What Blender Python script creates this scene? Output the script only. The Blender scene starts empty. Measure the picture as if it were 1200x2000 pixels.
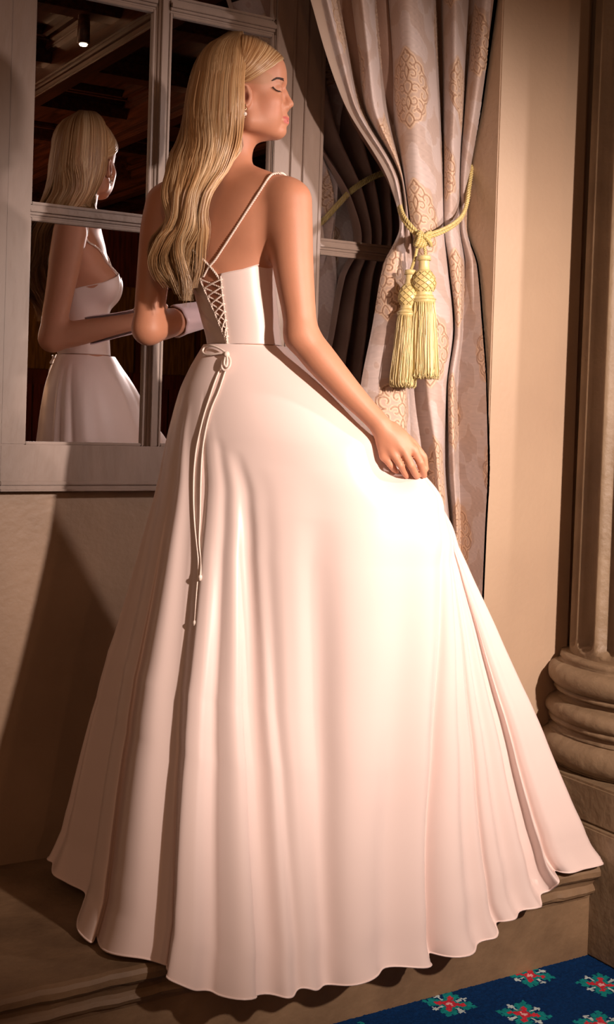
import bpy, bmesh, math, random
import numpy as np
from mathutils import Vector, Matrix
random.seed(7); rng=np.random.default_rng(7)
SC=bpy.context.scene; COL=SC.collection
PI=math.pi
# ------------------------------------------------------------------ camera
F=2435.; CX,CY=600.,848.
CAM=np.array([-1.276,-2.85,1.093])
yaw,pitch,roll=math.radians(58.7),math.radians(1.0),math.radians(1.8)
Fh=np.array([math.cos(yaw),math.sin(yaw),0]); Rh=np.array([math.sin(yaw),-math.cos(yaw),0]); Zu=np.array([0,0,1.])
Fw=Fh*math.cos(pitch)-Zu*math.sin(pitch); U0=Zu*math.cos(pitch)+Fh*math.sin(pitch)
UP=U0*math.cos(roll)-Rh*math.sin(roll); RT=Rh*math.cos(roll)+U0*math.sin(roll)
cd=bpy.data.cameras.new('camera'); cam=bpy.data.objects.new('camera',cd); COL.objects.link(cam)
cd.sensor_fit='HORIZONTAL'; cd.sensor_width=36; cd.lens=36*F/1200; cd.shift_x=0; cd.shift_y=-(1000-CY)/1200
cd.clip_start=.05; cd.clip_end=100
m=Matrix.Identity(4)
for i in range(3):
    m[i][0]=RT[i]; m[i][1]=UP[i]; m[i][2]=-Fw[i]; m[i][3]=CAM[i]
cam.matrix_world=m; SC.camera=cam
SC.view_settings.view_transform='Standard'; SC.view_settings.look='None'
SC.view_settings.gamma=1; SC.view_settings.use_curve_mapping=False
SC.view_settings.exposure=0.0
# ------------------------------------------------------------------ world and lights
w=bpy.data.worlds.new('world'); SC.world=w; w.use_nodes=True
w.node_tree.nodes['Background'].inputs[0].default_value=(1,.62,.42,1)
w.node_tree.nodes['Background'].inputs[1].default_value=.05
def spot(name,loc,tgt,power,col,size,radius,blend=1.0):
    l=bpy.data.lights.new(name,'SPOT'); l.energy=power; l.color=col; l.spot_size=math.radians(size); l.spot_blend=blend; l.shadow_soft_size=radius
    o=bpy.data.objects.new(name,l); COL.objects.link(o); o.location=loc
    o.rotation_euler=(Vector(tgt)-Vector(loc)).to_track_quat('-Z','Y').to_euler(); return o
def area(name,loc,tgt,power,col,sx,sy):
    l=bpy.data.lights.new(name,'AREA'); l.energy=power; l.color=col; l.shape='RECTANGLE'; l.size=sx; l.size_y=sy
    o=bpy.data.objects.new(name,l); COL.objects.link(o); o.location=loc
    o.rotation_euler=(Vector(tgt)-Vector(loc)).to_track_quat('-Z','Y').to_euler(); return o
spot('key_lamp',(.46,-3.1,1.66),(.66,-.4,.86),570,(1,.80,.70),60,.045,1.0)
spot('second_lamp',(1.9,-2.2,1.95),(.1,-.3,1.25),165,(1,.82,.76),50,.06,.9)
area('warm_fill_lamp',(-2.6,-2.6,2.6),(.0,-.4,.4),13,(1,.62,.42),1.6,1.6)
for i,(x,y) in enumerate([(-3.0,-6.5),(1.0,-8.5),(-1.5,-10.5)]):
    l=bpy.data.lights.new('far_room_fill','POINT'); l.energy=80; l.color=(1,.5,.25); l.shadow_soft_size=.15  # added point lights that brighten the far room, no fixtures there
    o=bpy.data.objects.new('far_room_fill',l); COL.objects.link(o); o.location=(x,y,2.3)
# ------------------------------------------------------------------ projection helpers (pixel of the photo + a chosen distance -> point)
def ray(px,py): return RT*(px-CX)/F+UP*(CY-py)/F+Fw
def on(px,py,axis,val):
    d=ray(px,py); i='xyz'.index(axis); return CAM+d*((val-CAM[i])/d[i])
def project(P):
    d=np.asarray(P,float)-CAM; z=d@Fw
    return np.stack([CX+F*(d@RT)/z, CY-F*(d@UP)/z, z],-1)
# figure frame: X = camera right, Y = away, origin on the ledge
D0=2.7
W0=CAM+Fh*D0; W0[2]=0
RM=np.array([Rh,Fh,Zu])          # world -> figure rows
def P(px,py,dy=0.):
    d=ray(px,py); wp=CAM+d*((D0+dy)/(d@Fh)); return RM@(wp-W0)
def toW(p): return np.asarray(p)@RM+W0
def toL(p): return (np.asarray(p)-W0)@RM.T
FIG_ROT=math.atan2(Rh[1],Rh[0])
# ------------------------------------------------------------------ object helpers
def link(name,me,mat=None,parent=None,smooth=True):
    o=bpy.data.objects.new(name,me); COL.objects.link(o)
    if parent is not None: o.parent=parent
    if mat is not None:
        me.materials.clear(); me.materials.append(mat)
    if smooth: me.polygons.foreach_set('use_smooth',[True]*len(me.polygons))
    return o
def mesh_np(name,V,Fq,mat=None,parent=None,smooth=True,cols=None,uv=None):
    V=np.ascontiguousarray(V,dtype=np.float32); 
    me=bpy.data.meshes.new(name)
    if isinstance(Fq,np.ndarray):
        k=Fq.shape[1]; n=len(Fq)
        me.vertices.add(len(V)); me.vertices.foreach_set('co',V.ravel())
        me.loops.add(n*k); me.loops.foreach_set('vertex_index',Fq.ravel().astype(np.int32))
        me.polygons.add(n); me.polygons.foreach_set('loop_start',np.arange(0,n*k,k,dtype=np.int32))
        try: me.polygons.foreach_set('loop_total',np.full(n,k,dtype=np.int32))
        except Exception: pass
        me.update(calc_edges=True)
    else:
        me.from_pydata([tuple(v) for v in V],[],Fq); me.update()
    me.validate()
    if cols is not None:
        a=me.color_attributes.new('tint','FLOAT_COLOR','POINT')
        c=np.ones((len(V),4),np.float32); c[:,:3]=cols; a.data.foreach_set('color',c.ravel())
    return link(name,me,mat,parent,smooth)
class MB:
    def __init__(s): s.v=[]; s.f=[]; s.n=0
    def add(s,V,Fs):
        V=np.asarray(V,float).reshape(-1,3); s.v.append(V)
        for f in Fs: s.f.append([int(i)+s.n for i in f])
        s.n+=len(V)
    def box(s,x0,x1,y0,y1,z0,z1,b=0.):
        if b<=0:
            V=[(x,y,z) for z in (z0,z1) for y in (y0,y1) for x in (x0,x1)]
            s.add(V,[(0,2,3,1),(4,5,7,6),(0,1,5,4),(2,6,7,3),(0,4,6,2),(1,3,7,5)]); return
        bm=bmesh.new(); bmesh.ops.create_cube(bm,size=1)
        for v in bm.verts: v.co=Vector(((x0+x1)/2+v.co.x*(x1-x0),(y0+y1)/2+v.co.y*(y1-y0),(z0+z1)/2+v.co.z*(z1-z0)))
        bmesh.ops.bevel(bm,geom=bm.edges[:],offset=b,segments=2,affect='EDGES')
        bm.verts.ensure_lookup_table()
        s.add([v.co[:] for v in bm.verts],[[v.index for v in f.verts] for f in bm.faces]); bm.free()
    def prism(s,prof,a,b,place):   # profile (u,v) swept from a to b, place(t,u,v)->xyz
        n=len(prof); V=[place(a,*p) for p in prof]+[place(b,*p) for p in prof]
        s.add(V,[(i,(i+1)%n,n+(i+1)%n,n+i) for i in range(n)]+[tuple(range(n))[::-1],tuple(range(n,2*n))])
    def lathe(s,prof,c=(0,0,0),seg=48,rmod=None):
        n=len(prof); V=[]
        for r,z in prof:
            for k in range(seg):
                a=2*PI*k/seg; rr=r if rmod is None else r*rmod(a,z)
                V.append((c[0]+rr*math.cos(a),c[1]+rr*math.sin(a),c[2]+z))
        Fs=[(i*seg+k,i*seg+(k+1)%seg,(i+1)*seg+(k+1)%seg,(i+1)*seg+k) for i in range(n-1) for k in range(seg)]
        s.add(V,Fs)
    def tube(s,pts,r,seg=8,cap=True):
        V,Fs=tube_np(np.asarray(pts,float),r,seg); s.add(V,Fs.tolist() if cap is False else Fs.tolist()+[list(range(seg))[::-1],list(range(len(V)-seg,len(V)))])
    def build(s,name,mat,parent=None,smooth=False):
        me=bpy.data.meshes.new(name); me.from_pydata(np.concatenate(s.v).tolist(),[],s.f); me.update()
        return link(name,me,mat,parent,smooth)
def frames(p):
    t=np.gradient(p,axis=0); t/=np.linalg.norm(t,axis=1)[:,None]+1e-12
    n=np.zeros_like(p); a=np.array([0,0,1.]) if abs(t[0][2])<.9 else np.array([1.,0,0])
    v=np.cross(t[0],a); v/=np.linalg.norm(v); n[0]=v
    for i in range(1,len(p)):
        v=n[i-1]-t[i]*(n[i-1]@t[i]); n[i]=v/(np.linalg.norm(v)+1e-12)
    return t,n,np.cross(t,n)
def tube_np(p,r,seg=8):
    t,n,b=frames(p); r=np.broadcast_to(np.asarray(r,float),(len(p),))
    a=np.arange(seg)*2*PI/seg
    V=(p[:,None]+r[:,None,None]*(np.cos(a)[None,:,None]*n[:,None]+np.sin(a)[None,:,None]*b[:,None])).reshape(-1,3)
    i=np.arange(len(p)-1)[:,None]*seg; k=np.arange(seg)[None]; k2=(k+1)%seg
    return V,np.stack([i+k,i+k2,i+seg+k2,i+seg+k],-1).reshape(-1,4)
def spline(pts,n,closed=False):
    p=np.asarray(pts,float)
    if closed: q=np.concatenate([p[-1:],p,p[:2]])
    else: q=np.concatenate([2*p[:1]-p[1:2],p,2*p[-1:]-p[-2:-1]])
    m=len(q)-3
    t=np.linspace(0,m,n,endpoint=not closed); i=np.minimum(t.astype(int),m-1); u=(t-i)[:,None]
    a,b,c,d=q[i],q[i+1],q[i+2],q[i+3]
    return .5*((2*b)+(-a+c)*u+(2*a-5*b+4*c-d)*u**2+(-a+3*b-3*c+d)*u**3)
def resample(p,step):
    s=np.r_[0,np.cumsum(np.linalg.norm(np.diff(p,axis=0),axis=1))]; n=max(2,int(s[-1]/step)+1); t=np.linspace(0,s[-1],n)
    return np.stack([np.interp(t,s,p[:,i]) for i in range(p.shape[1])],1)
def rope(mb,pts,r,strands=3,pitch=.03,seg=6,step=None):
    p=resample(np.asarray(pts,float),step or pitch/10); t,n,b=frames(p)
    s=np.r_[0,np.cumsum(np.linalg.norm(np.diff(p,axis=0),axis=1))]
    rs=r/(1+1/math.sin(PI/strands)) if strands>2 else r*.5; off=r-rs
    for k in range(strands):
        a=2*PI*(s/pitch+k/strands)
        q=p+off*(np.cos(a)[:,None]*n+np.sin(a)[:,None]*b); mb.tube(q,rs*1.12,seg)
def pinterp(x,xp,fp):   # smooth monotone-ish interpolation
    xp=np.asarray(xp,float); fp=np.asarray(fp,float); x=np.clip(x,xp[0],xp[-1])
    h=np.diff(xp); d=np.diff(fp)/h; m=np.zeros_like(fp); m[0]=d[0]; m[-1]=d[-1]
    for i in range(1,len(fp)-1):
        if d[i-1]*d[i]>0: m[i]=2*d[i-1]*d[i]/(d[i-1]+d[i])
    i=np.clip(np.searchsorted(xp,x)-1,0,len(h)-1); t=(x-xp[i])/h[i]
    return (2*t**3-3*t**2+1)*fp[i]+(t**3-2*t**2+t)*h[i]*m[i]+(-2*t**3+3*t**2)*fp[i+1]+(t**3-t**2)*h[i]*m[i+1]
def tag(o,label=None,cat=None,group=None,kind=None):
    if label: o['label']=label
    if cat: o['category']=cat
    if group: o['group']=group
    if kind: o['kind']=kind
    return o
def empty(name,loc=(0,0,0),rz=0):
    o=bpy.data.objects.new(name,None); COL.objects.link(o); o.location=loc; o.rotation_euler=(0,0,rz); o.empty_display_size=.1; return o
# ------------------------------------------------------------------ materials
def srgb(r,g,b):
    f=lambda c:(c/255/12.92) if c/255<=.04045 else ((c/255+.055)/1.055)**2.4
    return (f(r),f(g),f(b),1)
def mat(name,col,rough=.6,col2=None,nscale=8,bump=0,bscale=60,metal=0,sheen=0,sub=0,stretch=(1,1,1),spec=.5,coat=0,wear=None,attr=False,aniso=0):
    M=bpy.data.materials.new(name); M.use_nodes=True; N=M.node_tree.nodes; L=M.node_tree.links; B=N['Principled BSDF']
    B.inputs['Base Color'].default_value=col; B.inputs['Roughness'].default_value=rough; B.inputs['Metallic'].default_value=metal
    B.inputs['Specular IOR Level'].default_value=spec
    if sheen: B.inputs['Sheen Weight'].default_value=sheen
    if coat: B.inputs['Coat Weight'].default_value=coat
    if aniso: B.inputs['Anisotropic'].default_value=aniso
    if sub:
        B.inputs['Subsurface Weight'].default_value=sub; B.inputs['Subsurface Radius'].default_value=(.012,.005,.003); B.inputs['Subsurface Scale'].default_value=.6
    tc=N.new('ShaderNodeTexCoord'); mp=N.new('ShaderNodeMapping'); mp.inputs['Scale'].default_value=stretch; L.new(tc.outputs['Object'],mp.inputs[0])
    src=None
    if attr:
        at=N.new('ShaderNodeAttribute'); at.attribute_name='tint'; src=at.outputs['Color']
    if col2 is not None:
        nz=N.new('ShaderNodeTexNoise'); nz.inputs['Scale'].default_value=nscale; nz.inputs['Detail'].default_value=6; L.new(mp.outputs[0],nz.inputs['Vector'])
        cr=N.new('ShaderNodeValToRGB'); cr.color_ramp.elements[0].position=.3; cr.color_ramp.elements[1].position=.7
        cr.color_ramp.elements[0].color=col; cr.color_ramp.elements[1].color=col2; L.new(nz.outputs['Fac'],cr.inputs[0])
        if src is not None:
            mx=N.new('ShaderNodeMix'); mx.data_type='RGBA'; mx.blend_type='MULTIPLY'; mx.inputs[0].default_value=1; L.new(cr.outputs[0],mx.inputs[6]); L.new(src,mx.inputs[7]); src=mx.outputs[2]
        else: src=cr.outputs[0]
    if src is not None: L.new(src,B.inputs['Base Color'])
    if bump:
        n2=N.new('ShaderNodeTexNoise'); n2.inputs['Scale'].default_value=bscale; n2.inputs['Detail'].default_value=8; L.new(mp.outputs[0],n2.inputs['Vector'])
        bp=N.new('ShaderNodeBump'); bp.inputs['Strength'].default_value=bump; bp.inputs['Distance'].default_value=.004; L.new(n2.outputs['Fac'],bp.inputs['Height']); L.new(bp.outputs[0],B.inputs['Normal'])
    return M
M_wall=mat('painted_plaster',srgb(180,154,128),.55,srgb(170,144,120),3,.25,70)
M_panel=mat('painted_panel',srgb(146,121,98),.5,srgb(128,105,84),4,.3,50)
M_frame=mat('painted_frame',srgb(140,120,107),.45,srgb(118,100,88),9,.35,40,stretch=(1,1,.3))
M_stone=mat('worn_stone',srgb(136,110,82),.6,srgb(100,78,56),7,.7,35)
M_col=mat('shade_darkened_column',srgb(142,120,94),.55,srgb(118,97,73),6,.9,32)  # darker paint stands in for the shade on the column's visible side
M_mirror=mat('mirror_glass',(.86,.86,.88,1),.0,metal=1)
M_wood=mat('dark_wood',srgb(92,48,24),.35,srgb(52,24,12),5,.3,30,stretch=(6,.4,6))
M_wood2=mat('dark_wood_panelling',srgb(120,52,30),.4,srgb(66,26,16),5,.3,30,stretch=(6,6,.5))
M_gilt=mat('dull_gilt_panelling',srgb(150,105,40),.45,srgb(90,58,20),6,.3,30,stretch=(5,5,.6))
M_navy=mat('navy_cloth',srgb(20,22,40),.8,srgb(10,10,20),8)
M_skin=mat('skin',(1,1,1,1),.52,(.93,.93,.93,1),25,.05,500,sub=.1,attr=True,spec=.45)
M_dress=mat('ivory_satin',srgb(230,210,203),.36,srgb(225,205,198),3,.03,600,sheen=.1,spec=.4)
M_cord=mat('satin_cord',srgb(240,224,212),.4,spec=.4)
M_hair=mat('blonde_hair',(1,1,1,1),.38,attr=True,spec=.6)
M_gold=mat('gold_cord',srgb(206,188,120),.34,srgb(184,160,92),120,spec=.7,sheen=.3)
M_fringe=mat('gold_fringe',srgb(226,208,150),.4,srgb(210,188,122),200,spec=.6,sheen=.3,stretch=(1,1,.05))
M_pearl=mat('pearl',srgb(240,228,215),.15,spec=.8,coat=.5)
M_metal=mat('gold_metal',srgb(235,200,150),.2,metal=1)
M_brow=mat('brow_hair',srgb(58,36,28),.6)
# ------------------------------------------------------------------ setting: window with mirror panes
def struct(o,label=None): o['kind']='structure'; return o
def strip_v(mb,x0,x1,z0,z1,tiers):       # stepped moulded upright bar: tiers of (inset, y)
    py=.03
    for ins,y in tiers:
        mb.box(x0+ins,x1-ins,y,py,z0,z1,.0012)
def strip_h(mb,x0,x1,z0,z1,tiers):
    for ins,y in tiers: mb.box(x0,x1,y,.03,z0+ins,z1-ins,.0012)
TB=[(0,-.006),(.006,-.012),(.0125,-.02)]
def window(name,x0,x1,xs_bars,zb,z_top,rows,left_st,right_st):
    w_=struct(empty(name,(0,0,0)))
    for (a,b,lab) in ((x0,x0+left_st,0),(x1-right_st,x1,1)):
        if b-a<.005: continue
        mb=MB(); mb.box(a,b,-.022,.03,zb,z_top,.002)
        # sunk groove lines read as separate laths
        for gx in ([a+.35*(b-a),a+.62*(b-a)] if b-a>.06 else []):
            mb.box(gx,gx+.006,-.028,-.02,zb,z_top,.0015)
        mb.build('stile',M_frame,w_)
    mb=MB(); mb.box(x0,x1,-.022,.03,.888,zb,.002); mb.box(x0,x1,-.03,-.02,.888,.893,.0012); mb.box(x0,x1,-.028,-.02,.902,.912,.002)
    mb.build('bottom_rail',M_frame,w_)
    mb=MB(); mb.box(x0,x1,-.022,.03,z_top,z_top+.12,.002); mb.build('top_rail',M_frame,w_)
    edges=[x0+left_st]+[e for b in xs_bars for e in b]+[x1-right_st]
    zed=[zb]+[e for b in rows for e in b]+[z_top]
    for b in xs_bars:
        mb=MB(); strip_v(mb,b[0],b[1],zb,z_top,TB); mb.build('mullion',M_frame,w_)
    for r in rows:
        for i in range(0,len(edges),2):
            mb=MB(); strip_h(mb,edges[i],edges[i+1],r[0],r[1],TB); mb.build('glazing_bar',M_frame,w_)
    for i in range(0,len(edges),2):
        for j in range(0,len(zed),2):
            a,b,c,d=edges[i],edges[i+1],zed[j],zed[j+1]
            g=MB(); g.box(a-.003,b+.003,0,.004,c-.003,d+.003); g.build('mirror_pane',M_mirror,w_)
            mb=MB(); q=.007
            for (u0,u1,v0,v1) in ((a,a+q,c,d),(b-q,b,c,d),(a+q,b-q,c,c+q),(a+q,b-q,d-q,d)):
                mb.box(u0,u1,-.009,.02,v0,v1,.0015)
            if b>.3 and b<.33:   # the wide bead beside the right stile
                mb.box(b-.002,b+.012,-.016,.02,c,d,.002)
            mb.build('bead',M_frame,w_)
    return w_
window('window_1',-.385,.455,[(-.02,.018)],.997,2.72,[(1.529,1.559),(2.07,2.106)],.057,.139)
window('window_2',.455,.84,[],.997,2.72,[(1.523,1.553),(2.07,2.106)],.012,.02)
# outer jamb left of the first window
mb=MB(); mb.box(-.43,-.385,-.03,.03,.888,2.84,.003); mb.box(-.62,-.43,-.018,.03,.888,2.84,.003); mb.box(-.43,-.424,-.036,-.028,.888,2.84,.002)
struct(mb.build('trim_1',M_frame))
mb=MB(); mb.box(-4,.84,.012,.06,-.235,.888); mb.box(-4,-.62,-.01,.05,.888,2.84,.003); mb.box(-4,.84,-.01,.06,2.84,4.2)
struct(mb.build('wall_back',M_panel))
# pilaster (projecting wall) right of the curtain
mb=MB(); mb.box(.833,1.14,-.30,.06,-.235,3.6,.003); mb.box(1.14,3.2,-.28,.06,-.235,3.6)
struct(mb.build('wall_projecting',M_wall))
# ledge profile, extruded along x
prof=[(.03,0),(-.622,0),(-.632,-.004),(-.637,-.012),(-.637,-.024),(-.630,-.031),(-.622,-.034),(-.616,-.042),(-.612,-.052),(-.618,-.058),(-.622,-.066),(-.618,-.074),(-.606,-.08),(-.602,-.09),(-.602,-.235),(.03,-.235)]
nx=180; xs=np.linspace(-3.2,.972,nx); V=[]
for i,x in enumerate(xs):
    for j,(y,z) in enumerate(prof):
        wob=.0012*math.sin(x*37+j*.3)+.0008*math.sin(x*91+j*.2) if 1<=j<=12 else 0
        if 1<=j<=12 and random.random()<.01: wob+=.002
        V.append((x,y+wob,z+ (wob*.5 if j not in(0,1) else 0)))
n=len(prof); Fs=[(i*n+j,i*n+(j+1)%n,(i+1)*n+(j+1)%n,(i+1)*n+j) for i in range(nx-1) for j in range(n)]+[tuple(range(n)),tuple(range((nx-1)*n,nx*n))[::-1]]
mb=MB(); mb.add(V,Fs); struct(mb.build('floor_ledge',M_stone))
# ------------------------------------------------------------------ fluted column on its pedestal
ccx,ccy=1.3,-.5
colm=empty('fluted_column',(ccx,ccy,-.235)); tag(colm,'painted fluted column, darkened as if in shade, on a moulded round base and square pedestal','column')
def zz(z): return z+.235
NF=18; R0=.25
seg=NF*16
V=[];Fs=[]; zl=[.44,.455,.47,.478,.484,.49,.5,.52,.56,1.0,1.5,2.0,2.6,3.6]
ridge=math.radians(180+20)   # phase
for iz,z in enumerate(zl):
    for k in range(seg):
        a=2*PI*k/seg; ph=((a-math.radians(18))/(2*PI)*NF)%1
        u=(ph-.5)/.43                    # flute occupies 80 percent
        dep=.0
        if abs(u)<1:
            d=.036*math.sqrt(1-u*u)
            # rounded lower end of the flute
            zt=.487+.028*(1-math.sqrt(max(0,1-u*u)))
            dep=d*min(1,max(0,(z-zt)/.006))
        rr=R0-dep+ (.02*((.47-z)/.03)**2 if z<.47 else 0) - .02*max(0,(z-.5))/3
        V.append((rr*math.cos(a),rr*math.sin(a),zz(z)))
Fs=[(i*seg+k,i*seg+(k+1)%seg,(i+1)*seg+(k+1)%seg,(i+1)*seg+k) for i in range(len(zl)-1) for k in range(seg)]
mb=MB(); mb.add(V,Fs); mb.build('shaft',M_col,colm,True)
def arc(rc,zc,rr,a0,a1,n=10,sq=1): return [(rc+rr*math.cos(math.radians(a0+(a1-a0)*i/n)),zz(zc)+rr*sq*math.sin(math.radians(a0+(a1-a0)*i/n))) for i in range(n+1)]
base=[(.24,zz(.472)),(.270,zz(.469)),(.274,zz(.458)),(.268,zz(.450))]+arc(.275,.415,.032,85,-80)+[(.288,zz(.380)),(.288,zz(.372)),(.268,zz(.366)),(.266,zz(.358)),(.284,zz(.352))]+arc(.285,.326,.024,75,-70)+[(.299,zz(.300)),(.299,zz(.292)),(.284,zz(.286)),(.284,zz(.278)),(.300,zz(.272))]+arc(.286,.230,.040,80,-80)+[(.298,zz(.187)),(.2,zz(.183))]
def rough(a,z): return 1+.004*math.sin(7*a+z*40)+.003*math.sin(23*a-z*90)+.002*math.sin(51*a)
mb=MB(); mb.lathe(base,seg=160,rmod=rough); mb.build('moulded_base',M_col,colm,True)
mb=MB(); mb.box(-.33,.33,-.33,.19,zz(.083),zz(.184),.006); mb.build('plinth',M_col,colm)
mb=MB(); mb.box(-.345,.345,-.345,.19,0,zz(.083),.005); mb.box(-.327,.34,-.35,.19,0,zz(-.06),.005); mb.build('pedestal',M_col,colm)
# ------------------------------------------------------------------ carpet
def carpet():
    cell=.0045; x0,x1,y0,y1=-.35,1.35,-1.45,-.595
    nx=int((x1-x0)/cell); ny=int((y1-y0)/cell)
    X,Y=np.meshgrid(x0+np.arange(nx+1)*cell,y0+np.arange(ny+1)*cell,indexing='ij')
    V=np.stack([X,Y,np.full_like(X,-.2345)],-1)
    V[...,2]+=rng.normal(0,.0007,X.shape); V=V.reshape(-1,3)
    i=np.arange(nx)[:,None]*(ny+1); j=np.arange(ny)[None]
    Q=np.stack([i+j,i+ny+1+j,i+ny+2+j,i+j+1],-1).reshape(-1,4)
    c=V[Q].mean(1)[:,:2]; ang=math.atan2(.025,.262); R=np.array([[math.cos(ang),math.sin(ang)],[-math.sin(ang),math.cos(ang)]])
    p=(c-np.array([.75,-.622]))@R.T
    a1=np.array([.263,0]); a2=R@np.array([.142,.141])
    k2=np.round(p[:,1]/a2[1]); q=p-k2[:,None]*a2; k1=np.round(q[:,0]/a1[0]); q=q-k1[:,None]*a1
    u=np.round(q[:,0]/.0060); v=np.round(q[:,1]/.0060); au,av=np.abs(u),np.abs(v)
    col=np.tile(np.array(srgb(10,50,98)[:3]),(len(Q),1)); 
    blk=(au<=7)&(av<=7)&~((au<=1)&(av>=5))&~((av<=1)&(au>=5))&~((au==7)&(av%3==2))&~((av==7)&(au%3==2))
    col[blk]=srgb(24,142,142)[:3]
    star=(np.abs(au-av)<=1)&(np.maximum(au,av)<=4)|((au<=2)&(av<=2))
    col[star]=srgb(214,54,70)[:3]
    col[((au==0)&(av>=4)&(av<=8))|((av==0)&(au>=4)&(au<=8))|((au==1)&(av==7))|((av==1)&(au==7))]=srgb(196,214,214)[:3]
    col[(au<=1)&(av==0)|(au==0)&(av==1)]=srgb(240,190,190)[:3]
    col*=rng.uniform(.78,1.15,(len(Q),1))
    me=bpy.data.meshes.new('carpet'); me.vertices.add(len(V)); me.vertices.foreach_set('co',V.astype(np.float32).ravel())
    me.loops.add(len(Q)*4); me.loops.foreach_set('vertex_index',Q.ravel().astype(np.int32)); me.polygons.add(len(Q)); me.polygons.foreach_set('loop_start',np.arange(0,len(Q)*4,4,dtype=np.int32)); me.update(calc_edges=True)
    a=me.color_attributes.new('tint','FLOAT_COLOR','CORNER'); cc=np.ones((len(Q)*4,4),np.float32); cc[:,:3]=np.repeat(col,4,0); a.data.foreach_set('color',cc.ravel())
    M=mat('woven_carpet',(1,1,1,1),.95,attr=True,bump=.5,bscale=400,spec=.1)
    o=link('carpet',me,M,None,False); tag(o,'blue woven carpet with small red and teal star motifs below the stone step','carpet')
carpet()
mb=MB(); mb.box(-7,6,-13,-.5,-.4,-.237); struct(mb.build('floor',mat('blue_carpet_floor',srgb(16,46,84),.95,srgb(12,34,64),30,.3,200)))
# ------------------------------------------------------------------ the room behind the camera (seen in the mirrors)
ZC=3.75
mb=MB(); mb.box(-9,8,-14,.1,ZC,ZC+.1); ceil=struct(mb.build('ceiling',M_wood))
for k,x in enumerate(np.arange(-8.4,8,1.15)):
    mb=MB(); mb.box(x-.13,x+.13,-13,-.35,ZC-.24,ZC,.01); mb.box(x-.19,x+.19,-13,-.35,ZC-.08,ZC,.01); mb.box(x-.07,x+.07,-13,-.35,ZC-.29,ZC-.24,.01)
    mb.build('beam',M_wood,ceil)
for k,y in enumerate(np.arange(-12.6,-1,1.3)):
    mb=MB(); mb.box(-8.9,7.9,y-.09,y+.09,ZC-.16,ZC,.01); mb.box(-8.9,7.9,y-.14,y+.14,ZC-.05,ZC,.01); mb.build('cross_beam',M_wood,ceil)
for x in np.arange(-8.4,8,1.15):
    for y in np.arange(-12.6,-1.5,1.3):
        if random.random()<.5 or y>-4: continue
        mb=MB()
        for s_ in (.3,.38): 
            mb.box(x+.57-s_,x+.57+s_,y+.65-s_-.02,y+.65-s_+.02,ZC-.05,ZC); mb.box(x+.57-s_,x+.57+s_,y+.65+s_-.02,y+.65+s_+.02,ZC-.05,ZC)
            mb.box(x+.57-s_-.02,x+.57-s_+.02,y+.65-s_,y+.65+s_,ZC-.05,ZC); mb.box(x+.57+s_-.02,x+.57+s_+.02,y+.65-s_,y+.65+s_,ZC-.05,ZC)
        mb.build('coffer_moulding',M_wood,ceil)
wf=struct(empty('wall_far',(0,-12.8,0)))
mb=MB(); mb.box(-9,8,-.2,0,-.235,ZC); mb.build('backing',M_wood2,wf)
for k,x in enumerate(np.arange(-8.9,7.9,.16)):
    mb=MB(); mb.box(x+.012,x+.148,0,.03,.25,1.35,.004); mb.build('panel_board',M_wood2,wf,False)
for k,x in enumerate(np.arange(-8.9,7.9,.9)):
    mb=MB(); mb.box(x+.05,x+.85,0,.04,1.55,2.7,.01); mb.build('upper_panel',M_gilt,wf)
for s_,x in (('left',-9.),('right',8.)):
    mb=MB(); mb.box(x-.1,x+.1,-13,.06,-.235,ZC); struct(mb.build('wall_'+s_,M_wood2))
# small recessed lamp in the ceiling whose reflection is the bright point
d=ray(163,83); t=(0-CAM[1])/d[1]; q=CAM+d*t; d2=d*np.array([1,-1,1]); lp=q+d2*((ZC-.33-q[2])/d2[2])
lm=bpy.data.materials.new('lamp_glow'); lm.use_nodes=True; e=lm.node_tree.nodes.new('ShaderNodeEmission'); e.inputs[0].default_value=(1,.85,.6,1); e.inputs[1].default_value=25
lm.node_tree.links.new(e.outputs[0],lm.node_tree.nodes['Material Output'].inputs[0])
cl=empty('ceiling_lamp',tuple(lp)); tag(cl,'small bright recessed ceiling lamp reflected in the upper left mirror pane','ceiling lamp')
mb=MB(); mb.lathe([(.0,-.02),(.022,-.02),(.026,-.012),(.026,0)],seg=20); mb.build('bulb',lm,cl,True)
mb=MB(); mb.lathe([(.028,.3),(.034,.3),(.042,-.005),(.028,-.012),(.028,.3)],seg=24); mb.build('lamp_rim',M_wood,cl,True)
# ------------------------------------------------------------------ damask curtain
CR=[-90,0,100,200,360,440,520,640,760,900,1050,1200,1560]
CX_={0:[607,627,641,655,672,690,708,727,745,763,790,820,846,857,868,890,912,920,928,950,972,965],
200:[672,684,692,697,707,715,730,744,760,777,803,830,856,863,870,888,904,907,911,928,944,940],
360:[762,771,775,779,784,786,788,790,792,794,815,840,863,866,869,883,897,898,900,908,916,914],
440:[781,784,786,788,791,794,797,800,802,805,822,845,865,867,869,883,897,898,900,906,912,910],
520:[748,755,765,778,790,795,800,806,812,820,838,856,872,876,880,893,906,909,911,924,935,932],
640:[727,735,748,765,785,792,798,806,815,825,845,866,883,887,890,898,904,908,912,930,945,942],
760:[704,715,735,765,790,796,806,818,830,833,848,860,871,873,876,884,890,900,911,932,952,950],
900:[690,705,730,760,791,796,810,828,847,850,855,860,866,873,880,888,895,901,912,932,956,953],
1050:[690,705,730,760,790,796,815,835,852,857,864,870,877,882,888,894,901,907,914,930,950,947],
1200:[690,705,730,760,790,796,812,830,849,853,860,866,873,878,884,890,897,903,910,926,944,941]}
CX_[-90]=[v-(CX_[200][i]-v)*.42 for i,v in enumerate(CX_[0])]
CX_[100]=[(a+b)/2+( -4 if i<2 else 0) for i,(a,b) in enumerate(zip(CX_[0],CX_[200]))]
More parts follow.
